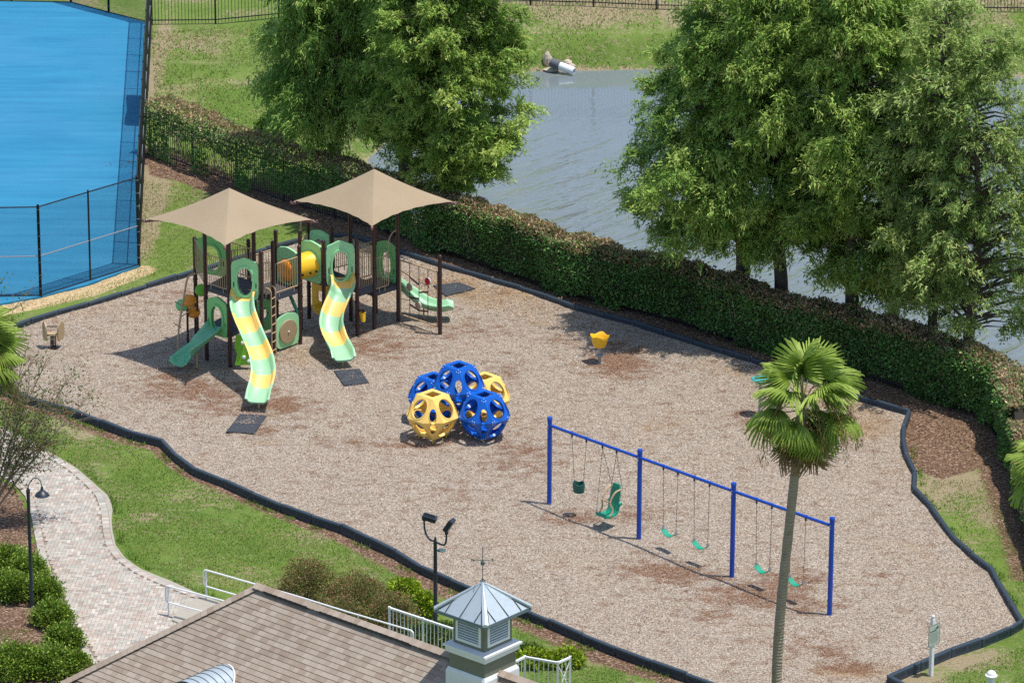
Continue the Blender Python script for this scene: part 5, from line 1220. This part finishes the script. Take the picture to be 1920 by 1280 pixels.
# shingle tabs: front face and the left hip end
sl_n = Vector((dv.x*TAN, dv.y*TAN, 1)).normalized(); dn = (dv-Z1*TAN).normalized()
EXP = .142; rows = []
def facetabs(o, uvec, dvec, width_fn, nrow):
    out = []
    for k_ in range(nrow):
        sdist = (k_+.55)*EXP; t_ = sdist/math.sqrt(1+TAN*TAN); lo, hi = width_fn(t_); x = lo+random.uniform(.0, .1)+.03
        while x < hi-.06:
            wd = random.choice((.12, .15, .18, .22, .26)); wd = min(wd, hi-x)
            out.append((o+uvec*(x+wd/2)+dvec*t_-Z1*t_*TAN, wd)); x += wd+.003
    return out
front = facetabs(pk, rv, dv, lambda t_: (-t_, RL+t_), 27)
hipd = -rv; left = facetabs(pk, dv, hipd, lambda t_: (-t_, t_), 27)
def tabmesh(wd, u, d, nrm):
    l = EXP*1.16; h = .016
    V = [(-wd/2, -l/2, 0.0), (wd/2, -l/2, 0), (wd/2, l/2, .002), (-wd/2, l/2, .002), (-wd/2, -l/2, .003), (wd/2, -l/2, .003), (wd/2, l/2, .002+h), (-wd/2, l/2, .002+h)]
    return V, [(4, 5, 6, 7), (3, 7, 6, 2), (0, 4, 7, 3), (1, 2, 6, 5)]
Mf = Matrix((rv, dn, sl_n)).transposed().to_4x4()
if Mf.determinant() < 0: Mf = Matrix((rv, dn, sl_n)).transposed().to_4x4()
mesh_w = {}
for wd in (.12, .15, .18, .22, .26):
    V, F = tabmesh(wd, None, None, None); me = bpy.data.meshes.new('shingle'); me.from_pydata(V, [], F); me.materials.append(MAT['shingle']); me.update(); mesh_w[wd] = me
P_f = np.array([tuple(p) for p, w_ in front]); pxs = to_px(P_f); visf = in_frame(P_f, 4)
ordr = np.argsort(np.where(visf, -pxs[:, 1], 1e9)); cnt = 0; restf = []
org = Vector(ORG[rf.name])
for q in ordr:
    p, wd = front[q]
    if cnt < 300 and wd in mesh_w and visf[q]:
        o = bpy.data.objects.new('shingle', mesh_w[wd]); link(o, rf); o.matrix_local = Matrix.Translation(p-org-sl_n*.02) @ Mf; cnt += 1
    else: restf.append((p, wd))
VV = []; FF = []; CC = []; ss = np.array([s[0] for s in SHG]); sc_ = np.array([s[1][:3] for s in SHG])
for lst, u, d in ((restf, rv, dn), (left, dv, (hipd-Z1*TAN).normalized())):
    nn = u.cross(d).normalized(); nn = nn if nn.z > 0 else -nn
    for p, wd in lst:
        V, F = tabmesh(wd, u, d, nn); b0 = len(VV); c = [float(np.interp(random.random(), ss, sc_[:, j])) for j in range(3)]; f_ = random.random(); c = [np.interp(f_, ss, sc_[:, j]) for j in range(3)]
        VV += [tuple(p-nn*.02+u*v[0]+d*v[1]+nn*v[2]) for v in V]; FF += [tuple(i+b0 for i in f) for f in F]; CC += [c]*8
tag(fmesh('shingle_field', np.array(VV), np.array(FF), 'shingle_field', rf, col=np.array(CC)), kind='stuff')
# ridge and hip caps
def caps(p0, p1, up, wd=.3, lift=.03, skip=()):
    d = (p1-p0); L = d.length; d.normalize(); side = d.cross(Z1).normalized(); n = int(L/.16)
    for i in range(n):
        c = p0+d*(i+.5)*L/n; 
        l = L/n*1.25; dr = wd/2*.55; V = []
        for f, e in ((-.5, .014), (.5, 0)):
            for s, z in ((-1, -dr), (-.35, -.03), (0, .0), (.35, -.03), (1, -dr)): V.append(c+d*f*l+side*s*wd/2+Z1*(z+lift+e))
        MB().add(V, [(j, j+1, j+6, j+5) for j in range(4)]).build('ridge_cap', 'shingle', rf)
caps(rp_(0, 0), rp_(RL, 0), None, .3, .075); caps(rp_(-RUN, RUN), rp_(0, 0), None, .3, .045); 
for s0, s1 in ((.35, 1.75), (2.15, 5.0)): MB().beam(rp_(s0, .09)+Z1*.05, rp_(s1, .09)+Z1*.05, .12, .05).build('ridge_vent_shade', 'black_metal', rf)  # vent strips in black, putting in the shadowed gap under the raised cap
# barrel-vaulted metal dormer
def roofpt(px_, py_):
    z = 3.5
    for _ in range(60):
        p = G(px_, py_, z); t_ = (p-pk).dot(dv); z = z+.5*((RZ-t_*TAN)-z)
    return G(px_, py_, z)
dp = roofpt(428, 1246); ra = .62; zc = dp.z-ra; N = 20; dlen = 1.9
V = []; ns_ = 9
for i in range(ns_+1):
    f = i/ns_; c = Vector((dp.x, dp.y, zc))+dv*(dlen*f-.55)
    for j in range(N+1): a = math.pi*j/N; V.append(c+rv*math.cos(a)*ra+Z1*(math.sin(a)*ra))
dm = MB().add(V, [(i*(N+1)+j, i*(N+1)+j+1, (i+1)*(N+1)+j+1, (i+1)*(N+1)+j) for i in range(ns_) for j in range(N)]).build('dormer', 'zinc', bl, smooth=True)
for i in range(2, ns_+1):
    c = Vector((dp.x, dp.y, zc))+dv*(dlen*i/ns_-.55)
    MB().tube([c+rv*math.cos(math.pi*j/N)*(ra+.006)+Z1*math.sin(math.pi*j/N)*(ra+.006) for j in range(N+1)], .009, 5).build('seam', 'seam', dm)
fl_ = []
for j in range(N//2+1):
    a = math.pi*j/N; h_ = zc+math.sin(a)*ra; base_ = Vector((dp.x, dp.y, 0))+rv*math.cos(a)*ra; t0 = (base_-pk).dot(dv); tt = (RZ-h_)/TAN; q = base_+dv*(tt-t0); fl_.append(Vector((q.x, q.y, h_+.015)))
MB().tube(fl_, .022, 6).build('flashing', 'white_trim', dm)
# cupola
sC = rv.x and (G(905, 1138, RZ+1.4).x-pk.x)/rv.x; cc = pk+rv*sC; cc.z = 0
e1, e2 = rv, dv
def sq(h, z): return [cc+e1*sx*h+e2*sy*h+Z1*z for sx, sy in ((-1, -1), (1, -1), (1, 1), (-1, 1))]
def frustum(h0, z0, h1, z1, name, mat, parent=bl, capped=True):
    V = sq(h0, z0)+sq(h1, z1); return MB().add(V, [(0, 1, 5, 4), (1, 2, 6, 5), (2, 3, 7, 6), (3, 0, 4, 7)]+([(4, 5, 6, 7), (3, 2, 1, 0)] if capped else [])).build(name, mat, parent)
def zat(py): # height at which the cupola centre shows at this row
    lo, hi = 3., 9.
    for _ in range(40):
        md = (lo+hi)/2
        if float(to_px(cc+Z1*md)[1]) > py: lo = md
        else: hi = md
    return lo
kpx = float(to_px(cc+Vector((.5, 0, 6)))[0]-to_px(cc+Vector((-.5, 0, 6)))[0])
hd = lambda w_: w_/kpx/2/math.sqrt(2)     # half side from the diagonal seen
zE, zA, zL, zF = zat(1139), zat(1093), zat(1202), zat(1249)
hE, hU, hL, hB, hF = hd(184), hd(110), hd(150), hd(125), hd(139)
cupola = frustum(hB, RZ-.6, hB, zL-.16, 'cupola', 'olive_wall')
frustum(hF, RZ-.7, hF, zF-.05, 'base_trim', 'white_trim', cupola); frustum(hF, zF-.05, hB+.02, zF+.035, 'base_trim', 'white_trim', cupola)
frustum(hL-.045, zL-.2, hL-.045, zL-.07, 'ledge', 'white_trim', cupola); frustum(hL, zL-.068, hL, zL-.018, 'ledge', 'white_trim', cupola); frustum(hL, zL-.017, hU+.02, zL+.02, 'ledge', 'white_trim', cupola)
frustum(hU, zL+.015, hU, zE-.02, 'louvre_stage', 'olive_wall', cupola)
wz0, wz1 = zL+.1, zE-.07
for e, f in ((e2, e1), (e1, e2), (-e1, e2), (-e2, e1)):
    c = cc+e*(hU+.012)+Z1*(wz0+wz1)/2; hw_ = hU*.8; hh_ = (wz1-wz0)/2
    fr = [(-hw_, -hh_), (hw_, -hh_), (hw_, hh_), (-hw_, hh_)]
    lo_ = MB().ring(c, f, Z1, fr, [(x*.84, y*.8) for x, y in fr], .03).build('louvre', 'white', cupola)
    MB().slab(c-e*.008, f, Z1, [(x*.85, y*.82) for x, y in fr], .006).build('louvre_back', 'zinc_edge', lo_)
    for k_ in range(8):
        z = (wz0+wz1)/2+hh_*.78*(-1+2*(k_+.5)/8); q = cc+e*(hU+.014)+Z1*z
        MB().box(q, (hw_*1.66, .034, .006), (f, (e*.8-Z1*.6), (Z1*.8+e*.6))).build('slat', 'white', lo_)
rfz = frustum(hE-.012, zE+.004, .05, zA, 'cupola_roof', 'zinc', cupola)
frustum(hE, zE-.075, hE, zE+.002, 'fascia', 'zinc_edge', cupola)
rq = sq(hE-.005, zE+.008); apx = cc+Z1*(zA+.012)
for j in range(4):
    d = (apx-rq[j]); sdv = d.cross(Z1).normalized()
    V = [rq[j]+sdv*.07, rq[j]-sdv*.07, apx-sdv*.03, apx+sdv*.03]; up_ = Z1*.03
    MB().add([p+up_ for p in V]+[p-Z1*.02 for p in V]+[rq[j]+Z1*.05, apx+Z1*.05], [(0, 8, 9, 3), (8, 1, 2, 9), (0, 3, 7, 4), (1, 5, 6, 2), (0, 4, 5, 1, 8)]).build('hip_cap', 'zinc', rfz)
    a_, b_ = rq[j], rq[(j+1) % 4]
    for f in (.22, .5, .78):
        p = a_+(b_-a_)*f; g_ = min(f, 1-f)*2; q = p+(apx-(a_+b_)/2)*g_*.93; MB().beam(p+Z1*.01, q+Z1*.014, .014, .022).build('standing_seam', 'seam', rfz)
    for off in (.09,): 
        for s, o2 in ((1, b_), (-1, rq[(j-1) % 4])):
            dd = (o2-rq[j]).normalized()
            MB().beam(rq[j]+dd*.12+Z1*.015, apx+dd*.05-Z1*.03, .012, .016).build('cap_edge', 'seam', rfz)
MB().lathe(apx, [(.09, -.06), (.05, .0), (.02, .05), (.012, .09)], 10).build('finial_base', 'zinc_edge', rfz)
# weathervane
vb = apx+Z1*.05; wv_ = MB().tube([vb, vb+Z1*.82], .009, 6).build('weathervane', 'patina', cupola)
for s in (-1, 1): MB().tube([vb+Vector((s*.07, 0, -.1)), vb+Vector((s*.05, 0, .0)), vb+Z1*.06], .01, 5).build('bracket', 'patina', wv_)
zx = .5; ce_ = vb+Z1*zx
MB().lathe(ce_-Z1*.07, [(.01, -.05), (.045, -.03), (.05, .0), (.03, .05), (.012, .06)], 12).build('orb', 'patina', wv_, smooth=True)
for d in (Vector((1, 0, 0)), Vector((0, 1, 0))): MB().tube([ce_-d*.19, ce_+d*.19], .008, 5).build('cross_arm', 'patina', wv_)
def letter(txt, p, name='letter'):
    cu = bpy.data.curves.new(name, 'FONT'); cu.body = txt; cu.size = .1; cu.extrude = .006; cu.align_x = 'CENTER'; cu.align_y = 'CENTER'; cu.offset = .003
    tmp = bpy.data.objects.new(name, cu); COL.objects.link(tmp); dg = bpy.context.evaluated_depsgraph_get(); me = bpy.data.meshes.new_from_object(tmp.evaluated_get(dg)); bpy.data.objects.remove(tmp)
    me.materials.clear(); me.materials.append(MAT['patina']); o = bpy.data.objects.new(name, me); link(o, wv_); o.location = p-Vector(ORG[wv_.name]); o.rotation_euler = (math.pi/2, 0, 0); return o
letter('N', ce_-Vector((.22, 0, 0))); letter('S', ce_+Vector((.22, 0, 0)))
MB().tube([ce_+Z1*.06, ce_+Z1*.34], .006, 5).build('spindle', 'patina', wv_)

# ------------------------------------------------------------------ white rails
def pipe_rail(label, top_px, h, mids, endloop=True, low=.46):
    P = [G(x, y, h) for x, y in top_px]; base = Vector((P[0].x, P[0].y, 0)); t = thing('handrail', label, 'handrail', base)
    MB().tube([tuple(p) for p in P], .024, 8).build('top_rail', 'white', t, smooth=True)
    Lw = [p-Z1*low for p in P]; MB().tube([tuple(p) for p in Lw], .022, 8).build('lower_rail', 'white', t, smooth=True)
    d0 = (P[0]-P[1]).normalized()
    for p, q, s in ((P[0], Lw[0], d0), (P[-1], Lw[-1], (P[-1]-P[-2]).normalized())):
        MB().tube([tuple(x) for x in spline([p, p+s*.06-Z1*.03, p+s*.08-Z1*.1, q+s*.08+Z1*.1, q+s*.06+Z1*.03, q], 16)], .023, 8).build('end_loop', 'white', t, smooth=True)
    line = [(p.x, p.y) for p in P]
    for q in resample(line, 1.55)[:]:
        MB().tube([(q[0], q[1], 0), (q[0], q[1], h)], .024, 8).build('post', 'white', t, smooth=True)
pipe_rail('white pipe handrail on the lawn side of the ramp, running to the picket railing', [(386, 1068), (480, 1095), (560, 1118), (650, 1146), (770, 1181)], .88, 3)
pipe_rail('white pipe handrail on the walkway side of the ramp, ending behind the roof', [(315, 1098), (420, 1126), (540, 1160)], .86, 2)
def guard(label, top_px, h, cross=None):
    P = [G(x, y, h) for x, y in top_px]; t = thing('picket_railing', label, 'railing', (P[0].x, P[0].y, 0))
    for a, b in zip(P[:-1], P[1:]):
        MB().beam(a, b, .055, .05).build('top_rail', 'white', t); MB().beam(a-Z1*(h-.12), b-Z1*(h-.12), .045, .04).build('bottom_rail', 'white', t)
        n = max(2, int((b-a).length/.125))
        for i in range(1, n):
            p = a+(b-a)*i/n; MB().box(p-Z1*(h/2-.06), (.022, .022, h-.14)).build('picket', 'white', t)
    for p in P: MB().box(p-Z1*(h/2-.02), (.06, .06, h+.04)).build('post', 'white', t)
    if cross is not None:
        a, b = P[cross], P[cross+1]
        for p, q in ((a-Z1*.06, b-Z1*(h-.15)), (b-Z1*.06, a-Z1*(h-.15))): MB().beam(p, q, .02, .02).build('cross_bar', 'white', t)
guard('white picket railing left of the cupola, behind the handrail end', [(730, 1139), (793, 1160), (850, 1179), (905, 1197)], 1.0)
guard('white picket railing right of the cupola with a crossed end panel', [(905, 1262), (966, 1240), (984, 1231), (1046, 1242), (1069, 1232)], 1.0, 3)

# ------------------------------------------------------------------ lamps, sign, finial post
lp = G(60, 1138); t = thing('gooseneck_lamp', 'dark gooseneck lamp post over the brick walkway', 'street lamp', lp)
MB().lathe(lp, [(.055, -.1), (.055, .3), (.048, .32), (.045, 3.18), (.052, 3.19), (.052, 3.28), (.03, 3.33)], 12).build('post', 'lamp_metal', t, smooth=True)
tp = lp+Z1*3.3; arm = spline([tp, tp+Vector((.02, 0, .12)), tp+Vector((.12, 0, .28)), tp+Vector((.22, 0, .32)), tp+Vector((.32, 0, .24)), tp+Vector((.355, 0, .1)), tp+Vector((.36, 0, .05))], 26)
MB().tube([tuple(p) for p in arm], .013, 7).build('arm', 'lamp_metal', t, smooth=True)
hp_ = tp+Vector((.36, 0, .06)); sh = MB().lathe(hp_, [(.02, .02), (.035, .0), (.04, -.09), (.1, -.12), (.165, -.18), (.195, -.23), (.19, -.235), (.15, -.19), (.05, -.15)], 20).build('lamp_shade', 'lamp_metal', t, smooth=True)
MB().lathe(hp_-Z1*.2, [(.05, .05), (.06, 0), (.045, -.05), (.01, -.065)], 12).build('bulb', 'white', t, smooth=True)
lp = G(816.5, 1206); H_ = 2.88; t = thing('flood_lamp', 'dark pole with two flood lights on curved arms', 'flood lamp', lp)
MB().lathe(lp, [(.07, -.1), (.07, .1), (.055, .14), (.047, H_-.12), (.05, H_-.1), (.03, H_), (.035, H_+.04), (.01, H_+.07)], 12).build('post', 'lamp_metal', t, smooth=True)
c = lp+Z1*(H_-.06)
for s, dy in ((-1, .5), (1, -.4)):
    pth = spline([c, c+Vector((s*.14, dy*.35, -.02)), c+Vector((s*.24, dy*.8, .04)), c+Vector((s*.285, dy*1.0, .2)), c+Vector((s*.29, dy, .4))], 18); ar = MB().tube([tuple(p) for p in pth], .026, 8).build('arm', 'lamp_metal', t, smooth=True)
    e = Vector(pth[-1]); q = (Vector((1, -.25, 0)) if s < 0 else Vector((.55, .1, .8))).normalized(); q = Vector((.95, -.2, -.25)).normalized() if s < 0 else Vector((.5, -.2, .84)).normalized()
    y_ = Z1.cross(q).normalized(); z_ = q.cross(y_)
    o = MB().box(e+Z1*.03, (.09, .08, .12)).build('knuckle', 'lamp_metal', ar)
    hd_ = e+q*.13+Z1*.09; V = []
    for f, k_ in ((-.17, .75), (-.13, 1), (.17, 1), (.2, .9)):
        for a_, b_ in ((-1, -1), (1, -1), (1, 1), (-1, 1)): V.append(hd_+q*f+y_*a_*.13*k_+z_*b_*.055*k_)
    hb_ = MB().add(V, [(i*4+j, i*4+(j+1) % 4, i*4+4+(j+1) % 4, i*4+4+j) for i in range(3) for j in range(4)]+[(3, 2, 1, 0), (12, 13, 14, 15)]).build('flood_head', 'lamp_metal', t)
    MB().box(hd_-z_*.058, (.3, .22, .006), (q, y_, z_)).build('lens', 'zinc_edge', hb_)
    for k_ in (-.06, 0, .06): MB().box(hd_+z_*.062+y_*k_, (.3, .012, .02), (q, y_, z_)).build('fin', 'lamp_metal', hb_)
pl = lp+Vector((.16, -.05, H_-.28)); MB().lathe(pl, [(.02, -.02), (.11, -.015), (.115, .0), (.1, .012), (.02, .014)], 18).build('round_plate', 'patina', t, smooth=True)
MB().tube([lp+Z1*(H_-.29), pl-Z1*.012], .012, 5).build('plate_bracket', 'lamp_metal', t)
# rules sign
sp_ = G(1745.5, 1266); t = thing('rules_sign', 'grey notice board on a white post at the playground corner', 'sign', sp_)
fx = Vector((.72, .69, 0)).normalized(); fn = Vector((fx.y, -fx.x, 0))
po = MB().box(sp_+Z1*.74, (.09, .09, 1.6), (fx, fn, Z1)).build('post', 'white', t)
MB().lathe(sp_+Z1*1.54, [(.045, 0), (.05, .01), (.035, .025), (.05, .06), (.045, .1), (.02, .125)], 14).build('finial', 'white', t, smooth=True)
bc_ = sp_+fn*.055+Z1*1.14; bd_ = MB().slab(bc_, fx, Z1, [(-.2, -.28), (.2, -.28), (.2, .28), (-.2, .28)], .014).build('board', 'sign', t)
MB().ring(bc_+fn*.001, fx, Z1, [(-.205, -.285), (.205, -.285), (.205, .285), (-.205, .285)], [(-.19, -.27), (.19, -.27), (.19, .27), (-.19, .27)], .018).build('board_frame', 'sign_line', bd_)
def bar(x, z, w_, h, mt): MB().box(bc_+fn*.009+fx*x+Z1*z, (w_, .002, h), (fx, fn, Z1)).build('printed_line', mt, bd_)
bar(-.04, .11, .24, .022, 'sign_ink')
for i, w_ in enumerate((.31, .33, .3, .32, .28, .33, .31, .3, .24)): bar(-.005, .06-i*.033, w_, .009, 'sign_line')
MB().slab(bc_+fn*.009+fx*.09+Z1*.2, fx, Z1, [(-.1, -.05), (-.02, -.03), (.03, .04), (.02, -.02), (.07, .0), (.06, -.05), (0, -.055)], .002).build('emblem', 'sign_ink', bd_)
c = G(1856, 1330); t = thing('finial_post', 'white turned post top with domed cap at the bottom right', 'post', c); zt_ = .74
MB().box(c+Z1*(zt_/2-.1), (.2, .2, zt_)).build('shaft', 'white', t)
MB().lathe(c+Z1*(zt_-.1), [(.16, -.04), (.17, 0), (.13, .05), (.09, .1), (.085, .22), (.1, .25), (.15, .27), (.155, .3), (.13, .32)], 20).build('collar', 'white', t, smooth=True)
MB().lathe(c+Z1*(zt_+.215), [(.125, 0), (.11, .05), (.07, .09), (.02, .105)], 20).build('cap', 'white_trim', t, smooth=True)

# ------------------------------------------------------------------ drain pipe and rocks on the far bank
c = G(1051, 124, -.62); t = thing('drain_pipe', 'white drain pipe end lying on the far pond bank', 'pipe', c); d = Vector((.86, -.45, -.22)).normalized()
y_ = Z1.cross(d).normalized(); z_ = d.cross(y_)
MB().lathe(c-d*.05, [(.0, 0), (.15, 0), (.15, .62), (.12, .63), (.12, .3)], 18, (y_, z_, d)).build('pipe', 'white', t, smooth=True)
MB().lathe(c-d*.32, [(.13, -.1), (.17, -.08), (.18, .28), (.16, .3)], 18, (y_, z_, d)).build('collar', 'dark_pipe', t, smooth=True)
def rock(label, px, py, r_, z, s=(1, 1, .7), seed=0):
    rd = random.Random(seed); c = G(px, py, z); V = []; N = 9
    prof = [(-.8, .55), (-.3, .95), (.2, 1), (.65, .7), (.95, .25)]
    for zz_, k_ in prof:
        for j in range(N): a = 2*math.pi*j/N; q = k_*rd.uniform(.78, 1.15); V.append(c+Vector((math.cos(a)*q*r_*s[0], math.sin(a)*q*r_*s[1], zz_*r_*s[2])))
    F = [(i*N+j, i*N+(j+1) % N, (i+1)*N+(j+1) % N, (i+1)*N+j) for i in range(4) for j in range(N)]+[tuple(range(N-1, -1, -1)), tuple(range(4*N, 5*N))]
    tag(MB().add(V, F).build('bank_rock', 'rock', None, loc=(c.x, c.y, c.z)), label, 'rock', 'rocks around the drain pipe')
rock('upright pale rock standing left of the white drain pipe', 1026, 112, .22, -.55, (.8, .8, 1.5), 1)
rock('pale rock just behind the white drain pipe', 1064, 118, .17, -.7, (1.2, 1, .8), 2)
rock('tan rock at the water beside the drain pipe mouth', 1071, 124, .14, -.78, (1.2, 1, .7), 3)
rock('low flat rock at the water edge left of the drain pipe', 1034, 131, .2, -.85, (1.5, 1, .4), 4)

# ------------------------------------------------------------------ grass blades over the lawns
def scatter_grass(name, label, polys, dens, ln, seed, far=False):
    r = np.random.default_rng(seed); Cs = []
    for poly in polys:
        q = [(p.x, p.y) for p in V2(poly)]; xs = [p[0] for p in q]; ys = [p[1] for p in q]; A_ = (max(xs)-min(xs))*(max(ys)-min(ys)); n = int(A_*dens)
        x = r.uniform(min(xs), max(xs), n); y = r.uniform(min(ys), max(ys), n); s = inside(x, y, q) & ~inside(x, y, BPOLY) & ~inside(x, y, WALK) & ~inside(x, y, COURT)
        s &= dist(x, y, BPOLY, True) > .3+.5*vnoise(x, y, .35, 5)*(1-1.0*far); s &= vnoise(x, y, 1.3, 60)+.5*vnoise(x, y, 4, 61)+.25*r.random(n) > .58
        if far: s &= pond_sd(x, y) > .15
        Cs.append(np.stack([x[s], y[s]], -1))
    xy = np.concatenate(Cs); z = ground_z(xy[:, 0], xy[:, 1]); n = len(xy); C = np.c_[xy, z-.005]
    D = np.c_[r.normal(0, .55, (n, 2)), np.full(n, .75)]; rr = r.random((n, 1)); big_ = vnoise(xy[:, 0], xy[:, 1], .5, 62)[:, None]
    col = lin(72, 102, 36)*(1-rr)+lin(134, 168, 74)*rr; mot = vnoise(xy[:, 0], xy[:, 1], 1.7, 63)[:, None]; col = col*(.65+.4*big_+.4*mot); ylw = vnoise(xy[:, 0], xy[:, 1], .9, 64)[:, None]; col = col*(1-.35*ylw)+.35*ylw*lin(142, 158, 74); dd = r.random(n) < .08+.4*(vnoise(xy[:, 0], xy[:, 1], 1.1, 65) > .68); col[dd] = lin(168, 152, 104)
    V, F, cc = leaves(C, D, r.uniform(.5, 1.2, n)*ln, r.uniform(.012, .022, n)*(1.8 if far else 1.2), col, .25, .2, r)
    tag(fmesh(name, V, F, 'grass_blade', col=cc), label, 'grass', kind='stuff')
scatter_grass('lawn_grass', 'short green lawn grass between walkway and playground', [[(60, 830), (140, 800), (320, 850), (600, 985), (760, 1060), (800, 1110), (500, 1110), (350, 1105), (200, 1010), (190, 920)], [(960, 1170), (1060, 1180), (1300, 1282), (1000, 1290)], [(1660, 1282), (1780, 1225), (1920, 1180), (1930, 1290)], [(0, 1180), (60, 1180), (60, 1230), (0, 1230)]], 620, .055, 71)
scatter_grass('verge_grass', 'patchy green verge grass beside the court and along the right-hand border', [[(270, 340), (360, 350), (470, 420), (560, 440), (380, 498), (270, 525), (100, 575), (60, 580), (255, 515)], [(1730, 900), (1850, 900), (1900, 1000), (1930, 1100), (1930, 1160), (1880, 1080), (1760, 950)]], 330, .06, 72)
scatter_grass('bank_grass', 'rough bank grass around the pond and behind the hedge', [[(285, 60), (480, 50), (700, 300), (640, 330), (290, 190)], [(985, 15), (1230, 20), (1260, 120), (985, 130)], [(1780, 20), (1920, 20), (1920, 130), (1800, 120)]], 150, .1, 73, True)
# ragged tufts along the border and the walkway edge, and fallen leaves under the hedge
r = np.random.default_rng(81); pts = []
for line, off, n in ((BPOLY[:24], -.16, 2600), ([(p.x, p.y) for p in WALK_R], .16, 1500), (BPOLY[36:48], -.16, 900), (BPOLY[68:80], -.2, 900)):
    q = resample(line, .05); i = r.integers(0, len(q)-1, n); t_ = q[i+1]-q[i]; t_ /= np.linalg.norm(t_, axis=1, keepdims=True)+1e-9; nn = np.stack([-t_[:, 1], t_[:, 0]], -1)
    keep = vnoise(q[i][:, 0], q[i][:, 1], 1.6, 83) > .45; sgn = 1 if off > 0 else -1
    pts.append((q[i]+nn*(off+sgn*np.abs(r.normal(0, .1, (n, 1)))))[keep])
xy = np.concatenate(pts); xy = xy[~inside(xy[:, 0], xy[:, 1], BPOLY) & ~inside(xy[:, 0], xy[:, 1], WALK)]; n = len(xy); rr = r.random((n, 1))
V, F, cc = leaves(np.c_[xy, np.zeros(n)], np.c_[r.normal(0, .5, (n, 2)), np.full(n, .8)], r.uniform(.06, .15, n), r.uniform(.014, .028, n), lin(70, 104, 34)*(1-rr)+lin(138, 170, 72)*rr, .25, .2, r)
tag(fmesh('edge_tufts', V, F, 'grass_blade', col=cc), 'ragged grass tufts along the edging and the walkway', 'grass', kind='stuff')
n = 1500; q = resample(hl[:12], .05); i = r.integers(0, len(q), n); xy = q[i]+np.array([-.7, -.75])*np.abs(r.normal(.9, .9, (n, 1))); rr = r.random((n, 1))
V, F, cc = leaves(np.c_[xy, np.full(n, .075)+r.random(n)*.03], np.c_[r.normal(0, 1, (n, 2)), r.normal(0, .15, n)], r.uniform(.06, .12, n), r.uniform(.03, .06, n), lin(110, 78, 52)*(1-rr)+lin(196, 168, 128)*rr, .3, 2, r)
tag(fmesh('fallen_leaves', V, F, 'leaf', col=cc), 'dry fallen leaves scattered below the hedge', 'leaves', kind='stuff')
